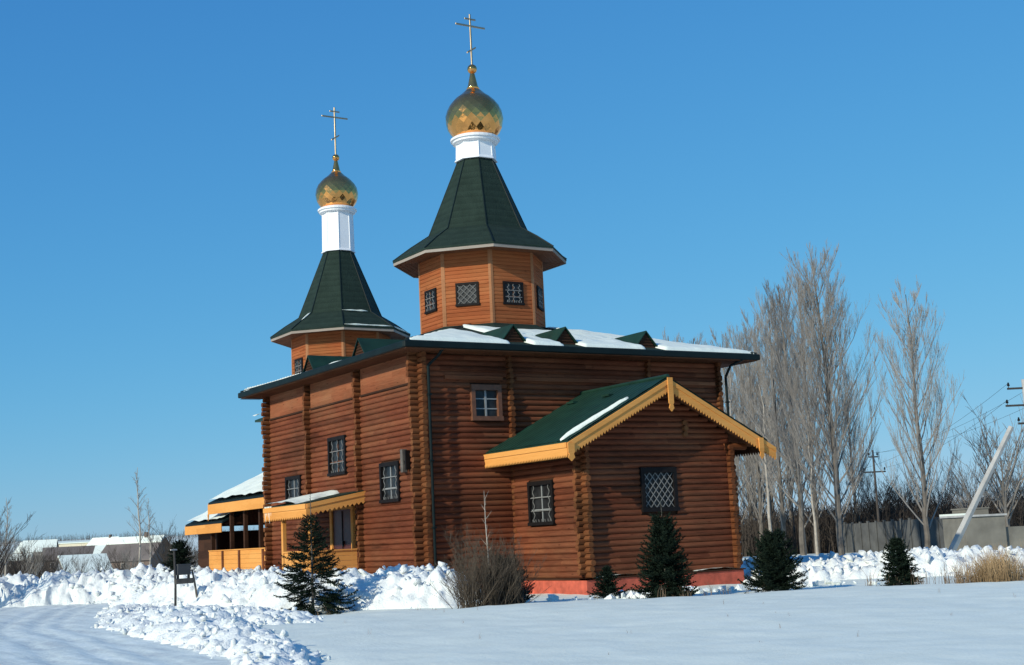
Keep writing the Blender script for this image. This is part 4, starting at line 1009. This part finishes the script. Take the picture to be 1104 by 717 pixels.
# power poles and wires, right
def pole(name, x, y, H, mat, label, arms, az, r=.12, lean=(0, 0)):
    g = gz(x, y) - .3; e = empty(name, (x, y, g)); tag(e, label, 'power pole'); m = MB()
    m.tube((0, 0, 0), (lean[0], lean[1], H), r, r * .65, 10); m.build('pole', mat, e); pts = []
    for z, hw in arms:
        a = Vector((cos(az), sin(az), 0)); c = Vector((lean[0] * z / H, lean[1] * z / H, z)); m = MB(); p, q = c - a * hw, c + a * hw; t = Vector((-a.y, a.x, 0)) * .04
        m.add([p - t, q - t, q + t, p + t] + [v + Vector((0, 0, .09)) for v in (p - t, q - t, q + t, p + t)], [(0, 3, 2, 1), (4, 5, 6, 7), (0, 1, 5, 4), (1, 2, 6, 5), (2, 3, 7, 6), (3, 0, 4, 7)])
        arm = m.build('crossarm', 'postdark', e)
        for s in (-.92, .92):
            v = c + a * hw * s; m = MB(); m.lathe([(.015, v.z + .09), (.015, v.z + .16), (.06, v.z + .17), (.07, v.z + .22), (.035, v.z + .27), (.05, v.z + .30), (.02, v.z + .34)], (v.x, v.y), 10); m.build('insulator', 'frame_dark', arm)
            pts.append(Vector((x, y, g)) + v + Vector((0, 0, .3)))
    return e, pts
ARM = math.atan2(-sin(yaw), cos(yaw))
e1, P1 = pole('power_pole', 32.75, 1.25, 8.4, 'concrete', 'pale concrete power pole with crossarms at the right edge', [(7.95, .8), (7.15, .95), (6.3, .45)], ARM, .16)
e2, P2 = pole('power_pole', 47.4, 24.9, 7.0, 'pole_wood', 'dark thin wooden power pole between the two biggest poplars', [(6.5, .3), (5.5, .75)], ARM, .10)
m = MB(); a = Vector((29.55, 4.6, -.9)); b = Vector((32.2, 1.75, 5.95)); d = (b - a).normalized(); m.tube(a, b, .2, .14, 4); o = m.build('pole_strut', 'concrete'); o['x'] = 1; del o['x']
# the strut is bolted to the pole: its part
o.parent = e1; o.location = -Vector(e1.location); bevel(o, .02)
for i, (p, q) in enumerate(((P1[0], P2[2]), (P1[2], P2[3]), (P1[3], P2[0]), (P1[1], P2[1]))):
    m = MB(); K = 16; pts = []
    for k in range(K + 1):
        t = k / K; v = p.lerp(q, t); v.z -= 4 * t * (1 - t) * .5; pts.append(v)
    m.chain(pts, [.008] * (K + 1), 3); tag(m.build('power_line', 'postdark'), 'thin overhead wire strung between the two power poles', 'wire', 'overhead wires')
# grey fence and beige wall beyond the right bank
fc = empty('panel_fence', (0, 0, 0)); tag(fc, 'grey panel fence running behind the two biggest poplars', 'fence')
A = Vector((*dirp(905, 96), 0)); B = Vector((*dirp(1032, 84), 0)); n = 14; dv = (B - A) / n; nn = Vector((-dv.y, dv.x, 0)).normalized()
for k in range(n):
    a = A + dv * k; b = A + dv * (k + 1); z = gz(a.x, a.y) - .2; m = MB(); u1 = dv.normalized() * .08
    m.prism([a + u1 + Vector((0, 0, z)), b - u1 + Vector((0, 0, z)), b - u1 + Vector((0, 0, z + 2.1)), a + u1 + Vector((0, 0, z + 2.1))], nn * .06); fixn(m.build('fence_panel', 'fence', fc))
    m = MB(); m.box((a.x - .07, a.y - .07, z), (a.x + .07, a.y + .07, z + 2.2)); m.build('post', 'fence', fc)
sh = empty('block_shed', (*dirp(1062, 76), gz(*dirp(1062, 76)) - .2)); tag(sh, 'low beige block shed with a flat roof behind the right bank', 'shed'); sh.rotation_euler = (0, 0, ARM + .15)
m = MB(); m.box((-1.1, 0, 0), (1.1, 2.6, 2.1)); m.build('wall', 'beige', sh); m = MB(); m.box((-1.2, -.1, 2.1), (1.2, 2.7, 2.2)); m.build('roof', 'concrete', sh)
m = MB(); m.box((-.6, .9, 2.2), (.7, 2.4, 2.5)); m.box((-.65, .85, 2.5), (.75, 2.45, 2.57)); m.build('upper_wall', 'beige', sh); m = MB(); m.box((-1.2, -.1, 2.2), (-.72, 2.7, 2.3)); m.build('roof_snow', 'snow', sh)
m = MB(); m.box((1.12, .2, 0), (4.2, .35, 1.5)); m.build('side_wall', 'beige', sh)
# village houses, left
def house(px, d, wdt, dep, hw, hr, rz, wall, label, roofm='house_roof', snowy=1., chim=True, dz=0.):
    x, y = dirp(px, d); e = empty('village_house', (x, y, gz(x, y) - .3 + dz), ARM + rz); tag(e, label, 'house', 'village houses')
    m = MB(); m.prism([(-wdt / 2, -dep / 2, 0), (-wdt / 2, dep / 2, 0), (-wdt / 2, dep / 2, hw), (-wdt / 2, 0, hr - .05), (-wdt / 2, -dep / 2, hw)], (wdt, 0, 0)); fixn(m.build('wall', wall, e))
    m = MB(); o = .4; s = (hr - hw) / (dep / 2)
    for sg in (-1, 1): m.prism([(-wdt / 2 - o, 0, hr + .05), (-wdt / 2 - o, sg * (dep / 2 + o), hw - o * s + .05), (-wdt / 2 - o, sg * (dep / 2 + o), hw - o * s - .1), (-wdt / 2 - o, 0, hr - .1)], (wdt + 2 * o, 0, 0))
    rf = fixn(m.build('roof', roofm, e))
    m = MB(); k = snowy
    for sg in (-1, 1): m.prism([(-wdt / 2 - o + .1, 0, hr + .3), (-wdt / 2 - o + .1, sg * (dep / 2 + o) * k, hr + (hw - o * s - hr) * k + .25), (-wdt / 2 - o + .1, sg * (dep / 2 + o) * k, hr + (hw - o * s - hr) * k + .04), (-wdt / 2 - o + .1, 0, hr + .06)], (wdt + 2 * o - .2, 0, 0))
    if k > 0: fixn(m.build('roof_snow', 'snow', rf))
    if chim: m = MB(); m.box((wdt * .15, -.3, hr - .4), (wdt * .15 + .6, .3, hr + .9)); m.build('chimney', 'house_wall2', rf)
    for i in range(max(1, int(wdt / 3))):
        xx = -wdt / 2 + (i + .5) * wdt / max(1, int(wdt / 3)); m = MB(); m.box((xx - .5, -dep / 2 - .06, hw * .35), (xx + .5, -dep / 2 - .01, hw * .8)); f = m.build('window', 'house_wall3', e); m = MB(); m.box((xx - .4, -dep / 2 - .08, hw * .4), (xx + .4, -dep / 2 - .062, hw * .76)); m.build('pane', 'glass', f)
house(99, 190, 5.6, 6.2, 2.0, 3.9, .55, 'house_wall', 'low house with a broad white snow-covered roof behind the left bank', chim=False)
house(158, 235, 9.5, 8, 3.4, 6.6, -.3, 'house_wall2', 'larger brown-roofed house left of the thin pale trees', snowy=.25)
house(28, 420, 9, 7, 3., 5.2, .1, 'house_wall3', 'small pale house farthest left among the village trees', snowy=.7)
house(86, 330, 11, 7, 4, 6.5, .3, 'house_wall2', 'dark brown house below the long cream building', snowy=0., chim=False)
house(124, 380, 9, 8, 5, 8.5, -.5, 'house_wall3', 'pale tall house at the right end of the cream building', snowy=.5)
house(146, 300, 12, 8, 3.4, 6., .1, 'house_wall2', 'brown house with streaks of snow behind the larger brown-roofed house', snowy=.6)
house(176, 340, 8, 7, 3.2, 6., .4, 'house_wall', 'grey house partly hidden behind the thin pale trees', snowy=.8)
house(54, 560, 12, 9, 5, 9, .2, 'house_wall3', 'distant white house just left of the cream building', snowy=1., chim=False)
house(44, 640, 10, 9, 4, 8, -.3, 'house_wall3', 'distant white house farthest away on the left skyline', snowy=1., chim=False)
x, y = dirp(110, 720); e = empty('long_building', (x, y, gz(x, y) - 1.5), ARM + .05); tag(e, 'long cream flat-topped building on the left skyline', 'building')
m = MB(); m.box((-19, -8, 0), (19, 8, 7.5)); m.build('wall', 'cream', e); m = MB(); m.prism([(-19.5, -8.5, 7.5), (-19.5, 8.5, 7.5), (-19.5, 8.5, 7.9), (-19.5, 0, 8.9), (-19.5, -8.5, 7.9)], (39, 0, 0)); fixn(m.build('roof', 'snow', e))
for k in range(9): m = MB(); m.box((-17 + k * 4, -8.1, 1), (-14.8 + k * 4, -8.02, 2.6)); m.build('window', 'house_wall', e)
